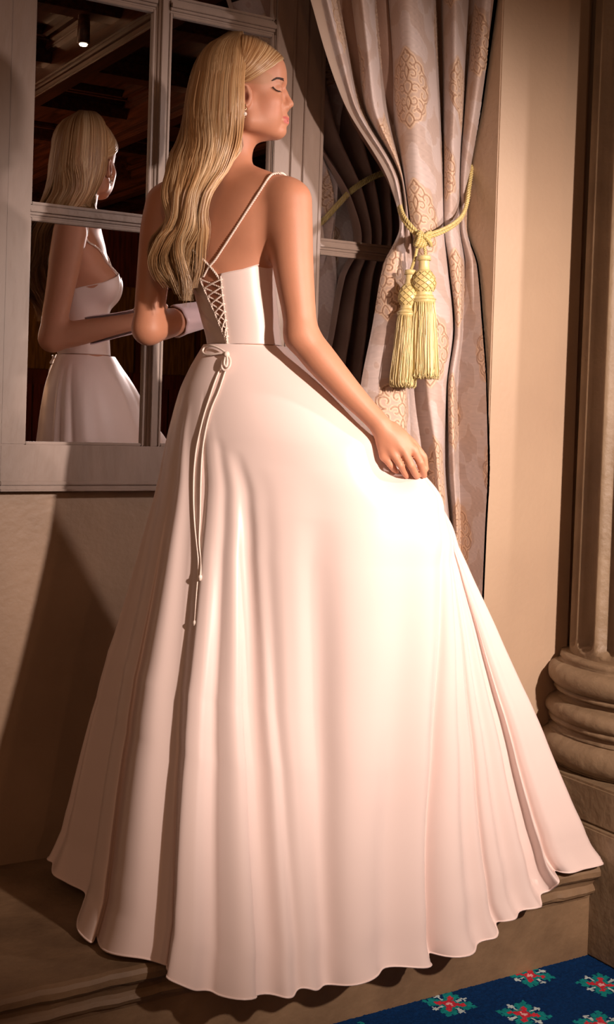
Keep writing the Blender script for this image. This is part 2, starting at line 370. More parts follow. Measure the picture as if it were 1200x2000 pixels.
CX_[1560]=[v-10 for v in CX_[1200]]
dA=[-.19,-.205,-.225,-.19,-.10,-.18,-.235,-.20,-.09,-.18,-.24,-.245,-.20,-.11,-.19,-.25,-.21,-.13,-.20,-.255,-.235,-.16]
dB=[-.185,-.20,-.205,-.2,-.18,-.195,-.205,-.2,-.185,-.215,-.24,-.24,-.215,-.19,-.21,-.225,-.205,-.185,-.195,-.205,-.19,-.17]
dC=[-.19,-.205,-.225,-.245,-.25,-.21,-.18,-.18,-.20,-.235,-.245,-.24,-.22,-.17,-.21,-.225,-.20,-.15,-.19,-.235,-.215,-.17]
CD={-90:dA,0:dA,100:dA,200:[.7*a+.3*b for a,b in zip(dA,dB)],360:[.2*a+.8*b for a,b in zip(dA,dB)],440:dB,520:[.5*a+.5*b for a,b in zip(dB,dC)],640:dC,760:dC,900:dC,1050:dC,1200:dC,1560:dC}
def damask(u,v):
    """colour of the cloth (3) and relief at cloth coordinates in metres"""
    TW,TH=.21,.33
    res=.001; W,H=int(TW/res),int(TH/res)
    gx,gy=np.meshgrid((np.arange(W)+.5)*res-TW/2,(np.arange(H)+.5)*res-TH/2,indexing='ij')   # one medallion centred
    def curve(pts,n=26): return spline(pts,n)
    S=[]
    def spiral(cx,cy,r,a0,turn,n=22,k=.35):
        t=np.linspace(0,1,n); a=a0+turn*t; rr=r*(1-(1-k)*t); return np.stack([cx+rr*np.cos(a),cy+rr*np.sin(a)],1)
    base=[curve([(0,.098),(.012,.082),(.006,.07),(0,.064)]),curve([(.004,.088),(.020,.078),(.026,.064),(.018,.056),(.010,.062)]),
      curve([(.0,-.098),(.012,-.082),(.008,-.070),(0,-.062)]),curve([(.012,-.082),(.030,-.078),(.036,-.062),(.026,-.052),(.014,-.058)]),
      spiral(.030,.052,.017,-1.2,5.2),spiral(.046,.022,.019,-1.6,5.4),spiral(.048,-.016,.019,1.6,-5.6),spiral(.030,-.048,.018,1.5,-5.2),
      spiral(.016,.034,.013,2.6,-5.0),spiral(.020,-.002,.014,.3,5.0),spiral(.016,-.032,.012,-2.6,5.0),
      curve([(0,.060),(.006,.045),(.003,.03),(0,.022)]),curve([(0,.02),(.012,.01),(.008,-.008),(0,-.016)]),curve([(0,-.02),(.007,-.034),(.004,-.046),(0,-.055)]),
      curve([(.026,.066),(.046,.056),(.050,.042),(.066,.030),(.066,.012),(.058,.002),(.068,-.012),(.064,-.030),(.050,-.038),(.050,-.056),(.036,-.066)],60)]
    for b in base:
        S.append(b); S.append(b*np.array([-1,1]))
    D=np.full(gx.shape,1.)
    for b in S:
        x0,y0=b.min(0)-.012; x1,y1=b.max(0)+.012
        i0,i1=max(0,int((x0+TW/2)/res)),min(W,int((x1+TW/2)/res)); j0,j1=max(0,int((y0+TH/2)/res)),min(H,int((y1+TH/2)/res))
        px=gx[i0:i1,j0:j1,None]; py=gy[i0:i1,j0:j1,None]
        bb=resample(b,.0015); d=np.sqrt(((px-bb[:,0])**2+(py-bb[:,1])**2).min(-1)); D[i0:i1,j0:j1]=np.minimum(D[i0:i1,j0:j1],d)
    rad=np.sqrt((gx/.070)**2+(np.abs(gy)/.100)**2.0); th=np.arctan2(gy/.1,gx/.07)
    inside=np.clip((1.0+.07*np.cos(8*th)-rad)/.03,0,1)
    line=np.exp(-(D/.0016)**2); ribbon=np.exp(-((D-.0034)/.0016)**2)
    # second field: broad leaves between the medallions
    def leaf(x,y):
        a=np.sin(2*PI*x/TW*1+1.7*np.sin(2*PI*y/TH*2+.6))+np.sin(2*PI*y/TH*2-1.3*np.cos(2*PI*x/TW*2))+.55*np.sin(2*PI*x/TW*3+2*PI*y/TH*3)+.4*np.cos(2*PI*x/TW*2-2*PI*y/TH*5+1)
        return a
    lf=leaf(gx,gy)
    row=np.floor(v/(TH/2)+.5).astype(int) if False else None
    # half-drop: shift alternate columns
    cu=np.floor(u/(TW)+.5); uu=u-cu*TW; vv=v+(np.mod(cu,2))*(TH/2)
    vv=np.mod(vv+TH/2,TH)-TH/2
    I=np.clip(((uu+TW/2)/res).astype(int),0,W-1); J=np.clip(((vv+TH/2)/res).astype(int),0,H-1)
    ins=inside[I,J]; ln=np.clip(line[I,J]*1.3,0,1); rb=ribbon[I,J]; L=lf[I,J]
    ground=np.array(srgb(220,200,192)[:3]); leafc=np.array(srgb(204,176,160)[:3]); edge=np.array(srgb(230,212,202)[:3]); gold=np.array(srgb(140,98,68)[:3]); goldl=np.array(srgb(226,196,164)[:3]); med=np.array(srgb(208,178,158)[:3])
    m1=np.clip((L-.15)/.12,0,1)[...,None]
    m1=m1*.7; c=ground*(1-m1)+leafc*m1
    e=np.exp(-((L-.12)/.09)**2)[...,None]; c=c*(1-e*.8)+edge*e*.8
    slub=.94+.10*np.sin(v*2300+3*np.sin(u*60)+2*np.sin(v*211))*np.clip(np.sin(v*390+np.sin(u*33)*2),0,1); c=c*slub[...,None]
    k=ins[...,None]; c=c*(1-k)+med*k; c=c*.78
    c=c*(1-rb[...,None]*ins[...,None]*.9)+goldl*rb[...,None]*ins[...,None]*.9
    c=c*(1-ln[...,None]*.9)+gold*ln[...,None]*.9
    return c,(ins*.0006+rb*.0008*ins-ln*.0009)
def build_curtain():
    nr,ns=700,470
    rows=np.linspace(-90,1560,nr)
    KX=np.stack([pinterp(rows,CR,[CX_[r][i] for r in CR]) for i in range(22)],1)
    KD=np.stack([pinterp(rows,CR,[CD[r][i] for r in CR]) for i in range(22)],1)
    s=np.linspace(0,21,ns)
    W_=np.zeros((nr,ns,3))
    for a,py in enumerate(rows):
        k=spline(np.stack([KX[a],KD[a]],1),ns)
        d=RT*(k[:,:1]-CX)/F+UP*(CY-py)/F+Fw
        t=(k[:,1]-CAM[1])/d[:,1]
        w_=CAM+d*t[:,None]
        over=w_[:,0]>.826
        if over.any():
            t2=(.826-CAM[0])/d[:,0]; w_[over]=(CAM+d*t2[:,None])[over]
        W_[a]=w_
    ds=np.linalg.norm(np.diff(W_,axis=1),axis=2); U=np.concatenate([np.zeros((nr,1)),np.cumsum(ds,1)],1)
    # smooth the cloth coordinate over rows, anchored in the big middle fold
    tot=U[:,-1].copy(); U=U-U[:,[int(ns*10.2/21)]]
    ker=np.ones(121)/121
    Us=np.stack([np.convolve(np.pad(U[:,i],60,'edge'),ker,'valid') for i in range(ns)],1)
    Vv=W_[...,2]
    c,rel=damask(Us+.015,Vv-1.60)
    # pale lining band on the returned left edge
    ln=(s<1.0)[None,:]*np.ones((nr,1)); ln*=(rows<470)[:,None]
    c=c*(1-ln[...,None])+np.array(srgb(214,196,182)[:3])*ln[...,None]
    W_[...,1]-=rel*(1-ln)
    W_+=0
    i=np.arange(nr-1)[:,None]*ns; j=np.arange(ns-1)[None]
    Q=np.stack([i+j,i+j+1,i+ns+j+1,i+ns+j],-1).reshape(-1,4)
    M=mat('damask_silk',(1,1,1,1),.42,attr=True,bump=.25,bscale=900,stretch=(.3,.3,3),sheen=.3,spec=.4)
    root=empty('curtain',tuple(on(850,1560,'y',-.2)*np.array([1,1,0]))); tag(root,'pink and gold damask curtain in deep folds, gathered by a rope tieback','curtain')
    off=np.array(root.location)
    V=W_.reshape(-1,3)-off
    mesh_np('curtain_panel',V,Q,M,root,cols=c.reshape(-1,3))
    # dull lining behind: shallow back cloth closing the gathered width
    nr2,ns2=120,60; L=W_[::6][:,np.linspace(0,ns-1,ns2).astype(int)].copy(); nr2=len(L)
    mid=np.linspace(0,1,ns2); x0=L[:,:1,0]+.07; x1=np.minimum(L[:,-1:,0],.82)
    B=L.copy(); B[...,0]=x0+(x1-x0)*mid; B[...,2]=L[:,:1,2]+(L[:,-1:,2]-L[:,:1,2])*mid; B[...,1]=np.clip(-.13+.035*np.sin(mid*26+2*np.sin(np.arange(nr2)[:,None]*.03))*np.ones((nr2,1)),-.2,-.05)
    B=B[:,:int(ns2*.96)]; ns2=B.shape[1]
    # left half of the lining opens sideways above the tie, as a raised wing
    i=np.arange(nr2-1)[:,None]*ns2; j=np.arange(ns2-1)[None]
    Q=np.stack([i+j,i+ns2+j,i+ns2+j+1,i+j+1],-1).reshape(-1,4)
    mesh_np('lining',B.reshape(-1,3)-off,Q,mat('curtain_lining',srgb(150,120,104),.7,srgb(128,100,86),8,.2,200,sheen=.2),root)
    return root
build_curtain()
# ------------------------------------------------------------------ rope tieback with its two tassels
def pt(px,py,y): return on(px,py,'y',y)
tie=empty('curtain_tieback',tuple(pt(823,467,-.275))); tag(tie,'twisted gold rope tieback knotted round the gathered curtain with two fringed tassels','curtain tieback')
to=np.array(tie.location)
mb=MB()
loopL=[pt(823,467,-.285),pt(812,458,-.275),pt(798,443,-.262),pt(786,425,-.235),pt(780,405,-.19),pt(777,372,-.14),pt(772,352,-.10),pt(800,330,-.085),pt(860,310,-.09),pt(905,292,-.11)]
loopR=[pt(825,465,-.285),pt(845,461,-.285),pt(868,452,-.282),pt(888,440,-.272),pt(903,424,-.255),pt(911,402,-.235),pt(915,375,-.22),pt(919,345,-.20),pt(921,318,-.17),pt(921,295,-.13)]
for off_ in (0,1):
    sh=np.array([0,-.004*off_,.0075*off_])
    rope(mb,spline(np.array(loopL)+sh-to,160),.0055,3,.026); rope(mb,spline(np.array(loopR)+sh-to,160),.0055,3,.026)
mb.build('rope',M_gold,tie,True)
mb=MB(); K=pt(825,467,-.292)-to
for k in range(5):
    c0=K+np.array([-.017+.008*k,-.004,-.004*math.sin(k)]); ring=[c0+np.array([.004*math.cos(a)+.006*math.sin(a),.012*math.cos(a),.017*math.sin(a)]) for a in np.linspace(0,2*PI,20)]
    rope(mb,ring,.0052,3,.02)
rope(mb,spline([K+np.array([-.022,-.008,.012]),K+np.array([-.008,-.02,.004]),K+np.array([.008,-.02,-.008]),K+np.array([.022,-.008,-.016])],30),.0055,3,.02)
rope(mb,spline([K+np.array([-.018,-.008,-.014]),K+np.array([.0,-.019,.010]),K+np.array([.02,-.008,.014])],30),.0055,3,.02)
mb.build('knot',M_gold,tie,True)
def tassel(px,py_top,py_end,yw,yw_end,tilt,seed):
    r_=random.Random(seed)
    top=pt(px,py_top,yw)-to
    t=bpy.data.objects.new('tassel',None); COL.objects.link(t); t.parent=tie; t.location=top; t.rotation_euler=(0,tilt,0)
    k=1/715.
    prof=[(0,.001),(.012,0),(.0152,-.003),(.0150,-.008),(.0125,-.0105),(.0118,-.016),(.0120,-.028),(.0128,-.036),(.016,-.041),(.0215,-.050),(.0250,-.060),(.0262,-.070),(.0250,-.080),(.0215,-.087),(.0192,-.092),(.0192,-.100),(.0215,-.103),(.0255,-.108),(.0268,-.112),(.0262,-.117),(.020,-.119)]
    mb=MB(); mb.lathe(prof,seg=40); mb.build('tassel_head',M_fringe,t,True)
    # cord netting over the ball
    mb=MB()
    for q in range(9):
        for sg in (1,-1):
            pts=[]
            for i in range(24):
                f=i/23; z=-.040-.050*f; rr=np.interp(-z,[.036,.041,.050,.060,.070,.080,.087,.092],[.0128,.016,.0215,.0250,.0262,.0250,.0215,.0195])+.0012
                a=2*PI*q/9+sg*f*2.3; pts.append((rr*math.cos(a),rr*math.sin(a),z))
            mb.tube(pts,.0010,5)
    for z,rr in ((-.0115,.0150),(-.038,.0142),(-.101,.0210),(-.110,.0268)):
        mb.tube([(rr*math.cos(a),rr*math.sin(a),z) for a in np.linspace(0,2*PI,30)],.0017,5)
    mb.build('netting',M_gold,t,True)
    mb=MB(); n=420; L=(py_end-py_top)*k
    for i in range(n):
        a=r_.uniform(0,2*PI); q=r_.random()**.35; r0=.0245*q; r1=.034*q*r_.uniform(.92,1.06); z1=-(L-r_.uniform(0,.012)); 
        w1=r_.uniform(-.0018,.0018); 
        pts=[(r0*math.cos(a),r0*math.sin(a),-.113),((r0*1.12+w1)*math.cos(a+.03),(r0*1.12)*math.sin(a+.03),-.14),((r0+r1)/2*math.cos(a)+w1,(r0+r1)/2*math.sin(a),-.17),(r1*math.cos(a)-w1,r1*math.sin(a)+w1,z1+.02),(r1*math.cos(a+.02)+w1*2,r1*math.sin(a+.02),z1)]
        mb.tube(spline(pts,9),.00105,3)
    mb.lathe([(.005,-.113),(.022,-.114),(.026,-.15),(.030,-L+.03),(.030,-L+.014),(.004,-L+.014)],seg=24)
    f=mb.build('fringe',M_fringe,t,True); f['kind']='stuff'
    return t
tassel(829,499,722,-.312,0,-.03,1).scale=(1.12,1.12,1)
tassel(803,527,741,-.285,0,.05,2)
for a,b in (((829,480,-.295),(831,503,-.305)),((816,480,-.29),(803,529,-.285))):
    mb=MB(); A=pt(*a)-to; B=pt(*b)-to; rope(mb,[A,(A+B)/2+np.array([0,-.003,0]),B],.0042,3,.016); mb.build('hanging_cord',M_gold,tie,True)

# ------------------------------------------------------------------ the figure: one implicit body surface
S_=np.array([.85,-.53,0.]); FD=np.array([.53,.85,0.])      # her right, her front (figure frame)
S_/=np.linalg.norm(S_); FD/=np.linalg.norm(FD)
TS=[(352,449,.060,.048),(380,448,.118,.058),(420,449,.128,.072),(470,450,.112,.078),(510,452,.096,.078),(560,457,.091,.074),(620,468,.086,.068),(672,477,.081,.066),(720,481,.100,.080),(790,486,.108,.088),(860,490,.108,.09),(930,492,.10,.085)]
TP=np.array([np.r_[P(cx,py,.0),a,b] for py,cx,a,b in TS]); TP=TP[np.argsort(TP[:,2])]
def tor(z,i): return pinterp(z,TP[:,2],TP[:,i])
def torso_d(X,Y,Z):
    zc=np.clip(Z,TP[0,2],TP[-1,2]); sh=zc.shape
    zf=np.linspace(TP[0,2],TP[-1,2],400); T=[np.interp(zc,zf,tor(zf,i)) for i in (0,1,3,4)]
    dx,dy=X-T[0],Y-T[1]
    u=(dx*S_[0]+dy*S_[1]); v=(dx*FD[0]+dy*FD[1])
    k0=np.sqrt((u/T[2])**2+(v/T[3])**2)+1e-6; k1=np.sqrt((u/T[2]**2)**2+(v/T[3]**2)**2)+1e-6
    d2=k0*(k0-1)/k1; dz=np.maximum(np.maximum(Z-TP[-1,2],TP[0,2]-Z),0)
    return np.where(dz>0,np.sqrt(np.maximum(d2,0)**2+dz**2)+np.minimum(d2,0)*0,d2)
def rcone(X,Y,Z,a,b,ra,rb):
    a=np.asarray(a,float); d=np.asarray(b,float)-a; L2=d@d
    t=np.clip(((X-a[0])*d[0]+(Y-a[1])*d[1]+(Z-a[2])*d[2])/L2,0,1)
    return np.sqrt((X-a[0]-t*d[0])**2+(Y-a[1]-t*d[1])**2+(Z-a[2]-t*d[2])**2)-(ra+(rb-ra)*t)
def ellip(X,Y,Z,c,r,R=None):
    p=[X-c[0],Y-c[1],Z-c[2]]
    if R is not None: p=[p[0]*R[i][0]+p[1]*R[i][1]+p[2]*R[i][2] for i in range(3)]
    k0=np.sqrt(sum((p[i]/r[i])**2 for i in range(3)))+1e-6; k1=np.sqrt(sum((p[i]/r[i]**2)**2 for i in range(3)))+1e-6
    return k0*(k0-1)/k1
def smin(a,b,k):
    h=np.clip(.5+.5*(a-b)/k,0,1); return a*(1-h)+b*h-k*h*(1-h)
PX=1/902.
def off(p,dx=0,dy=0,dz=0): return np.asarray(p)+np.array([dx,dy,dz])
prims=[]   # (kind,args,k,sign)
def RC(a,b,ra,rb,k=.01,s=1): prims.append(('c',(np.asarray(a),np.asarray(b),ra,rb),k,s))
def EL(c,r,k=.01,s=1,R=None): prims.append(('e',(np.asarray(c),r,R),k,s))
HD=-.004   # head mid plane depth
def H(px,py,w=0.):      # point of the head given where its near side shows; far side mirrored
    q=P(px,py,HD-abs(w)); q[1]=HD+w; return q
def chain(pts,rs,k=.01,s=1):
    if len(pts)>=4 and max(rs)>.015:      # limbs: resample to a smooth taper
        q=spline(np.c_[np.array(pts),rs],len(pts)*4); pts=list(q[:,:3]); rs=list(q[:,3])
    prims.append(('h',(pts,rs),k,s))
# limbs first
shR=P(566,393,-.085); elR=P(589,655,-.10); wrR=P(741,827,-.115)
chain([shR,P(568,440,-.088),P(573,520,-.092),P(583,600,-.097),elR],[.047,.046,.0425,.036,.0335],.02)
chain([elR,P(622,697,-.103),P(676,759,-.109),P(715,800,-.113),wrR],[.0335,.0345,.0285,.0235,.0225],.018)
shL=P(324,398,.085); elL=P(290,642,.057)
chain([shL,P(312,450,.083),P(302,520,.075),P(294,590,.063),elL],[.045,.043,.038,.0345,.033],.02)
wrL=elL+FD*.228+np.array([0.,0,.056])
chain([elL,elL+(wrL-elL)*.3,elL+(wrL-elL)*.7,wrL],[.0335,.0335,.026,.0215],.018)
# neck, trapezius, shoulder blades
RC(P(444,335,-.004),P(462,240,.0),.047,.046,.02)
RC(P(450,338,-.01),P(548,374,-.075),.034,.026,.03); RC(P(444,338,.0),P(345,374,.07),.034,.026,.03)
RC(P(455,347,.02),P(520,392,.0),.03,.02,.03)
EL(P(508,432,-.052),(.055,.038,.078),.05); EL(P(392,432,.02),(.055,.038,.078),.05)
# chest
ch=P(452,500,0)
for sd in (1,-1): EL(ch+FD*.066+S_*.048*sd+np.array([0,0,.0]),(.047,.046,.052),.03)
RC(ch+FD*.02+np.array([0,0,.06])+S_*.07,ch+FD*.05+S_*.05,.045,.03,.04); RC(ch+FD*.02+np.array([0,0,.06])-S_*.07,ch+FD*.05-S_*.05,.045,.03,.04)
# head
EL(H(470,148),(.093,.0735,.083),.02); EL(H(506,165),(.052,.062,.068),.02)
EL(H(509,205),(.0455,.050,.060),.02)
for w in (-1,1):
    RC(H(487,236,.046*w),H(543,258,.011*w),.016,.009,.015); RC(H(484,205,.052*w),H(487,236,.047*w),.016,.016,.02)
    EL(H(529,199,.036*w),(.020,.017,.015),.022); EL(H(516,226,.026*w),(.036,.027,.036),.02)
    RC(H(551,160.5,.006*w),H(540,157.5,.036*w),.006,.0055,.010)
    EL(H(556,172,.020*w),(.013,.011,.012),.010,-1)
    EL(H(541.5,175.5,.030*w),(.0125,.0142,.0118),.004)
    EL(H(559.5,208.5,.0088*w),(.0078,.0060,.0062),.003)
    EL(H(563.5,214.0,.0052*w),(.0042,.0026,.0026),.0015,-1)
    EL(H(553,209,.026*w),(.006,.005,.009),.008,-1)
    # lips
    RC(H(561.3,230.6,.001*w),H(551.5,233.8,.021*w),.0042,.0015,.003); RC(H(560.2,239.0,.001*w),H(551.5,235.6,.019*w),.0052,.0018,.003)
    # ears
    e=lambda a,b,dw=0: H(a,b,(.071+dw)*w)
    EL(e(479,188,.001),(.016,.0065,.026),.006)
    chain([e(486,178,.004),e(482,167,.007),e(475,165,.009),e(468,174,.011),e(468,190,.011)],[.003,.0033,.0036,.0036,.0034],.003)
    chain([e(468,190,.011),e(473,202,.008),e(479,208,.005),e(484,203,.004)],[.0034,.004,.005,.004],.003)
    EL(e(480,188,.010),(.0075,.006,.011),.003,-1)
    RC(e(487,190,.003),e(487,195,.003),.0035,.003,.003)
EL(H(539,143),(.0175,.045,.030),.02)
RC(H(550.5,168),H(555.5,182),.0045,.0063,.006); RC(H(556,182),H(565,200),.0065,.0080,.006); EL(H(567.6,204.0),(.0076,.0072,.0068),.004)
RC(H(565,210),H(556,214),.0035,.0045,.004)
EL(H(545,234),(.0150,.019,.026),.012); EL(H(548,214),(.0125,.019,.020),.010)
EL(H(548,256.5),(.0130,.016,.0118),.010); RC(H(530,258),H(482,258),.014,.026,.02)
for yy_ in (-.016,): RC(H(562.0,234.8,-.013),H(562.0,234.8,.013),.0012,.0012,.001,-1)
# right hand
def hand(R):
    pass
hb=-.118
mc=[P(808,878,hb+.004),P(790,882,hb-.004),P(769,886,hb-.002),P(751,892,hb+.006)]
pip=[P(821,903,hb-.004),P(803,909,hb-.012),P(783,909,hb-.010),P(763,908,hb+.000)]
dip=[P(826,919,hb+.010),P(811,925,hb+.004),P(791,924,hb+.004),P(770,917,hb+.012)]
tip=[P(829,929,hb+.022),P(815,931,hb+.018),P(795,930,hb+.016),P(775,921,hb+.022)]
for i in range(4):
    RC(wrR+ (mc[i]-wrR)*.18,mc[i],.0165,.0105,.008)
    r0=[.0094,.0092,.0087,.0082][i]
    chain([mc[i],pip[i],dip[i],tip[i]],[r0+.0006,r0-.0008,r0-.0016,r0-.0024],.0035)
EL(P(772,858,hb+.006),(.030,.014,.026),.012)
chain([P(768,835,hb+.008),P(806,868,hb+.020),P(827,893,hb+.022),P(831,916,hb+.027)],[.013,.0115,.0095,.0078],.005)
# left hand, closed lightly in front of the waist (seen in the mirror)
dF=(wrL-elL)/np.linalg.norm(wrL-elL); up=np.array([0,0,1.]); rt=S_
kn=wrL+dF*.045+rt*.045
for i in range(4):
    b=wrL+dF*(.062-.004*i)+rt*(.040)+up*(.026-.018*i); RC(wrL,b,.017,.0105,.01)
    p1=b+rt*.032+dF*(-.004); p2=p1+rt*.018-dF*.018; chain([b,p1,p2],[.0098,.0086,.0075],.0035)
chain([wrL+up*.012,wrL+rt*.03+up*.030-dF*.012,wrL+rt*.062+up*.030-dF*.022],[.013,.0105,.008],.005)
# legs
zt=np.array([0,0,1.])
hip=P(486,800,0)
for sd in (1,-1):
    a=hip+S_*.075*sd; kn_=np.array([a[0],a[1]+.0,.56]); an=np.array([a[0]-.01,a[1]-.03,.115]); toe=an+FD*.15+np.array([0,0,-.085])
    RC(a,kn_,.062,.045,.03); RC(kn_,an,.05,.032,.02); RC(an,toe,.03,.022,.02)
# ---- grid
def axis(lo,hi,seg):   # seg: list of (start,end,step)
    out=[lo]; x=lo
    while x<hi:
        st=[s for a,b,s in seg if a<=x<b]; x+=min(st) if st else seg[0][2]*0+.0032; out.append(x)
    return np.array(out,np.float32)
hx0,hx1=P(455,150)[0],P(582,150)[0]
gx=axis(-.41,.30,[(-.41,.30,.0032),(hx0,hx1,.0017)])
gy=axis(-.20,.37,[(-.20,.37,.0032),(HD-.09,HD-.02,.0018)])
zh0,zh1=P(500,290)[2],P(500,110)[2]; zn0,zn1=P(800,940)[2],P(800,860)[2]
gz=axis(.01,1.93,[(.01,.80,.014),(.80,1.93,.0032),(zh0,zh1,.0017),(zn0,zn1,.0024)])
def field():
    Fd=np.full((len(gx),len(gy),len(gz)),.2,np.float32)
    def sub(lo,hi,m=.03):
        i0,i1=np.searchsorted(gx,[lo[0]-m,hi[0]+m]); j0,j1=np.searchsorted(gy,[lo[1]-m,hi[1]+m]); k0,k1=np.searchsorted(gz,[lo[2]-m,hi[2]+m])
        s=(slice(i0,i1),slice(j0,j1),slice(k0,k1)); return s,gx[i0:i1,None,None],gy[None,j0:j1,None],gz[None,None,k0:k1]
    s,X,Y,Z=sub(np.array([TP[:,0].min()-.14,TP[:,1].min()-.14,TP[0,2]]),np.array([TP[:,0].max()+.14,TP[:,1].max()+.14,TP[-1,2]]))
    Fd[s]=np.minimum(Fd[s],torso_d(X+0*Y+0*Z,Y+0*X+0*Z,Z+0*X+0*Y))
    for kind,a,k,sg in prims:
        if kind=='h':
            pp,rr=np.array(a[0]),np.array(a[1]); lo=(pp-rr[:,None]).min(0); hi=(pp+rr[:,None]).max(0)
        elif kind=='c':
            lo=np.minimum(a[0]-a[2],a[1]-a[3]); hi=np.maximum(a[0]+a[2],a[1]+a[3])
        else:
            r=max(a[1]); lo=a[0]-r; hi=a[0]+r
        s,X,Y,Z=sub(lo,hi,k+.012); 
        if 0 in Fd[s].shape: continue
        if kind=='h':
            d=None
            for i in range(len(pp)-1):
                e_=rcone(X,Y,Z,pp[i],pp[i+1],rr[i],rr[i+1]); d=e_ if d is None else np.minimum(d,e_)
        else: d=rcone(X,Y,Z,*a) if kind=='c' else ellip(X,Y,Z,*a)
        f=Fd[s]
        Fd[s]=smin(f,d,k) if sg>0 else -smin(-f,d,k)
    return Fd
def nets(Fd):
    ins=Fd<0
    c=ins[:-1,:-1,:-1].astype(np.int8)
    for a in ((1,0,0),(0,1,0),(0,0,1),(1,1,0),(1,0,1),(0,1,1),(1,1,1)):
        c=c+ins[a[0]:ins.shape[0]-1+a[0],a[1]:ins.shape[1]-1+a[1],a[2]:ins.shape[2]-1+a[2]]
    I,J,K=np.nonzero((c>0)&(c<8)); n=len(I)
    idx=np.full(c.shape,-1,np.int32); idx[I,J,K]=np.arange(n)
    acc=np.zeros((n,3)); cnt=np.zeros(n)
    cor=[(a,b,e) for a in (0,1) for b in (0,1) for e in (0,1)]
    for A in cor:
        for ax in range(3):
            if A[ax]: continue
            B=list(A); B[ax]=1
            fa=Fd[I+A[0],J+A[1],K+A[2]]; fb=Fd[I+B[0],J+B[1],K+B[2]]; mk=(fa<0)!=(fb<0)
            t=np.where(mk,fa/(fa-fb+1e-20),0)
            pa=np.stack([gx[I+A[0]],gy[J+A[1]],gz[K+A[2]]],1); pb=np.stack([gx[I+B[0]],gy[J+B[1]],gz[K+B[2]]],1)
            acc+=np.where(mk[:,None],pa+(pb-pa)*t[:,None],0); cnt+=mk
    V=acc/cnt[:,None]
    Q=[]
    for ax in range(3):
        o=[a for a in range(3) if a!=ax]
        sl0=[slice(1,-1)]*3; sl0[ax]=slice(0,-1); sl1=[slice(1,-1)]*3; sl1[ax]=slice(1,None)
        a=ins[tuple(sl0)]; b=ins[tuple(sl1)]
        e=np.nonzero(a!=b); fl=a[e]
        base=[e[0].copy(),e[1].copy(),e[2].copy()]
        for q in o: base[q]=base[q]+1
        def cell(d0,d1):
            g=[base[0].copy(),base[1].copy(),base[2].copy()]; g[o[0]]-=d0; g[o[1]]-=d1; return idx[g[0],g[1],g[2]]
        q=np.stack([cell(1,1),cell(0,1),cell(0,0),cell(1,0)],1)
        if ax==1: fl=~fl
        q[~fl]=q[~fl][:,::-1]
        Q.append(q)
    Q=np.concatenate(Q); return V,Q[(Q>=0).all(1)]
FB=field(); BV,BQ=nets(FB)
def relax(V,Q,n,lam=.5):
    e=np.concatenate([Q[:,[0,1]],Q[:,[1,2]],Q[:,[2,3]],Q[:,[3,0]]]); e=np.concatenate([e,e[:,::-1]])
    cnt=np.bincount(e[:,0],minlength=len(V))[:,None]
    for _ in range(n):
        A=np.stack([np.bincount(e[:,0],V[e[:,1],i],minlength=len(V)) for i in range(3)],1)/np.maximum(cnt,1); V=V+(A-V)*lam
    return V
BV=relax(BV,BQ,3,.5)
woman=empty('person',tuple(W0),FIG_ROT)
tag(woman,'woman with long blonde hair seen from behind, face in profile, lifting her ivory satin gown','person')
# skin colour: warmer lips, cheeks, knuckles; dark line of the closed lids is geometry
tint=np.tile(np.array(srgb(196,136,106)[:3]),(len(BV),1))
def blend(col,c,r,soft,strength=1.,p=None):
    global tint
    d=np.sqrt((((BV-np.asarray(c))/np.asarray(r))**2).sum(1)); k=np.clip((1+soft-d)/soft,0,1)[:,None]*strength; k=k*k*(3-2*k)
    tint=tint*(1-k)+np.array(srgb(*col)[:3])*k
for w in (-1,1):
    blend((224,146,120),H(530,207,.05*w),(.020,.02,.018),.9,.3)
    blend((182,136,112),H(547,166,.03*w),(.012,.012,.008),.5,.45)
    blend((186,96,90),H(558,231.6,.008*w),(.0088,.014,.0032),.3,.95); blend((200,116,108),H(558,238.2,.008*w),(.0085,.012,.0036),.3,.95)
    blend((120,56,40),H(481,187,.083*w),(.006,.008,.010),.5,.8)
    blend((176,128,90),H(500,150,.07*w),(.05,.02,.012),.5,.6)
body=mesh_np('body',BV,BQ,M_skin,woman,cols=tint)
# ------------------------------------------------------------------ surface helpers on the body
def fval(p):   # trilinear field sample
    p=np.atleast_2d(p); r=[]
    I=[]; T=[]
    for g,c in ((gx,p[:,0]),(gy,p[:,1]),(gz,p[:,2])):
        i=np.clip(np.searchsorted(g,c)-1,0,len(g)-2); I.append(i); T.append(np.clip((c-g[i])/(g[i+1]-g[i]),0,1))
    o=0
    for a in (0,1):
        for b in (0,1):
            for e in (0,1):
                o=o+FB[I[0]+a,I[1]+b,I[2]+e]*(T[0] if a else 1-T[0])*(T[1] if b else 1-T[1])*(T[2] if e else 1-T[2])
    return o
def bodyray(px,py,gap=.002,d0=-.25,d1=.2):
    """figure-frame point where the camera ray of this direction meets the body"""
    D=np.linspace(d0,d1,300); pts=np.array([P(px,py,d) for d in (d0,d1)]); q=pts[0]+(pts[1]-pts[0])*((D-d0)/(d1-d0))[:,None]
    f=fval(q)-gap; k=np.nonzero(f<0)[0]
    return q[k[0]] if len(k) else P(px,py,0)
# ------------------------------------------------------------------ gown: bodice
ZW=P(477,676)[2]      # waist seam height
ttop=lambda th: 0
def axis_xy(z): return np.array([tor(np.array([z]),0)[0],tor(np.array([z]),1)[0]])
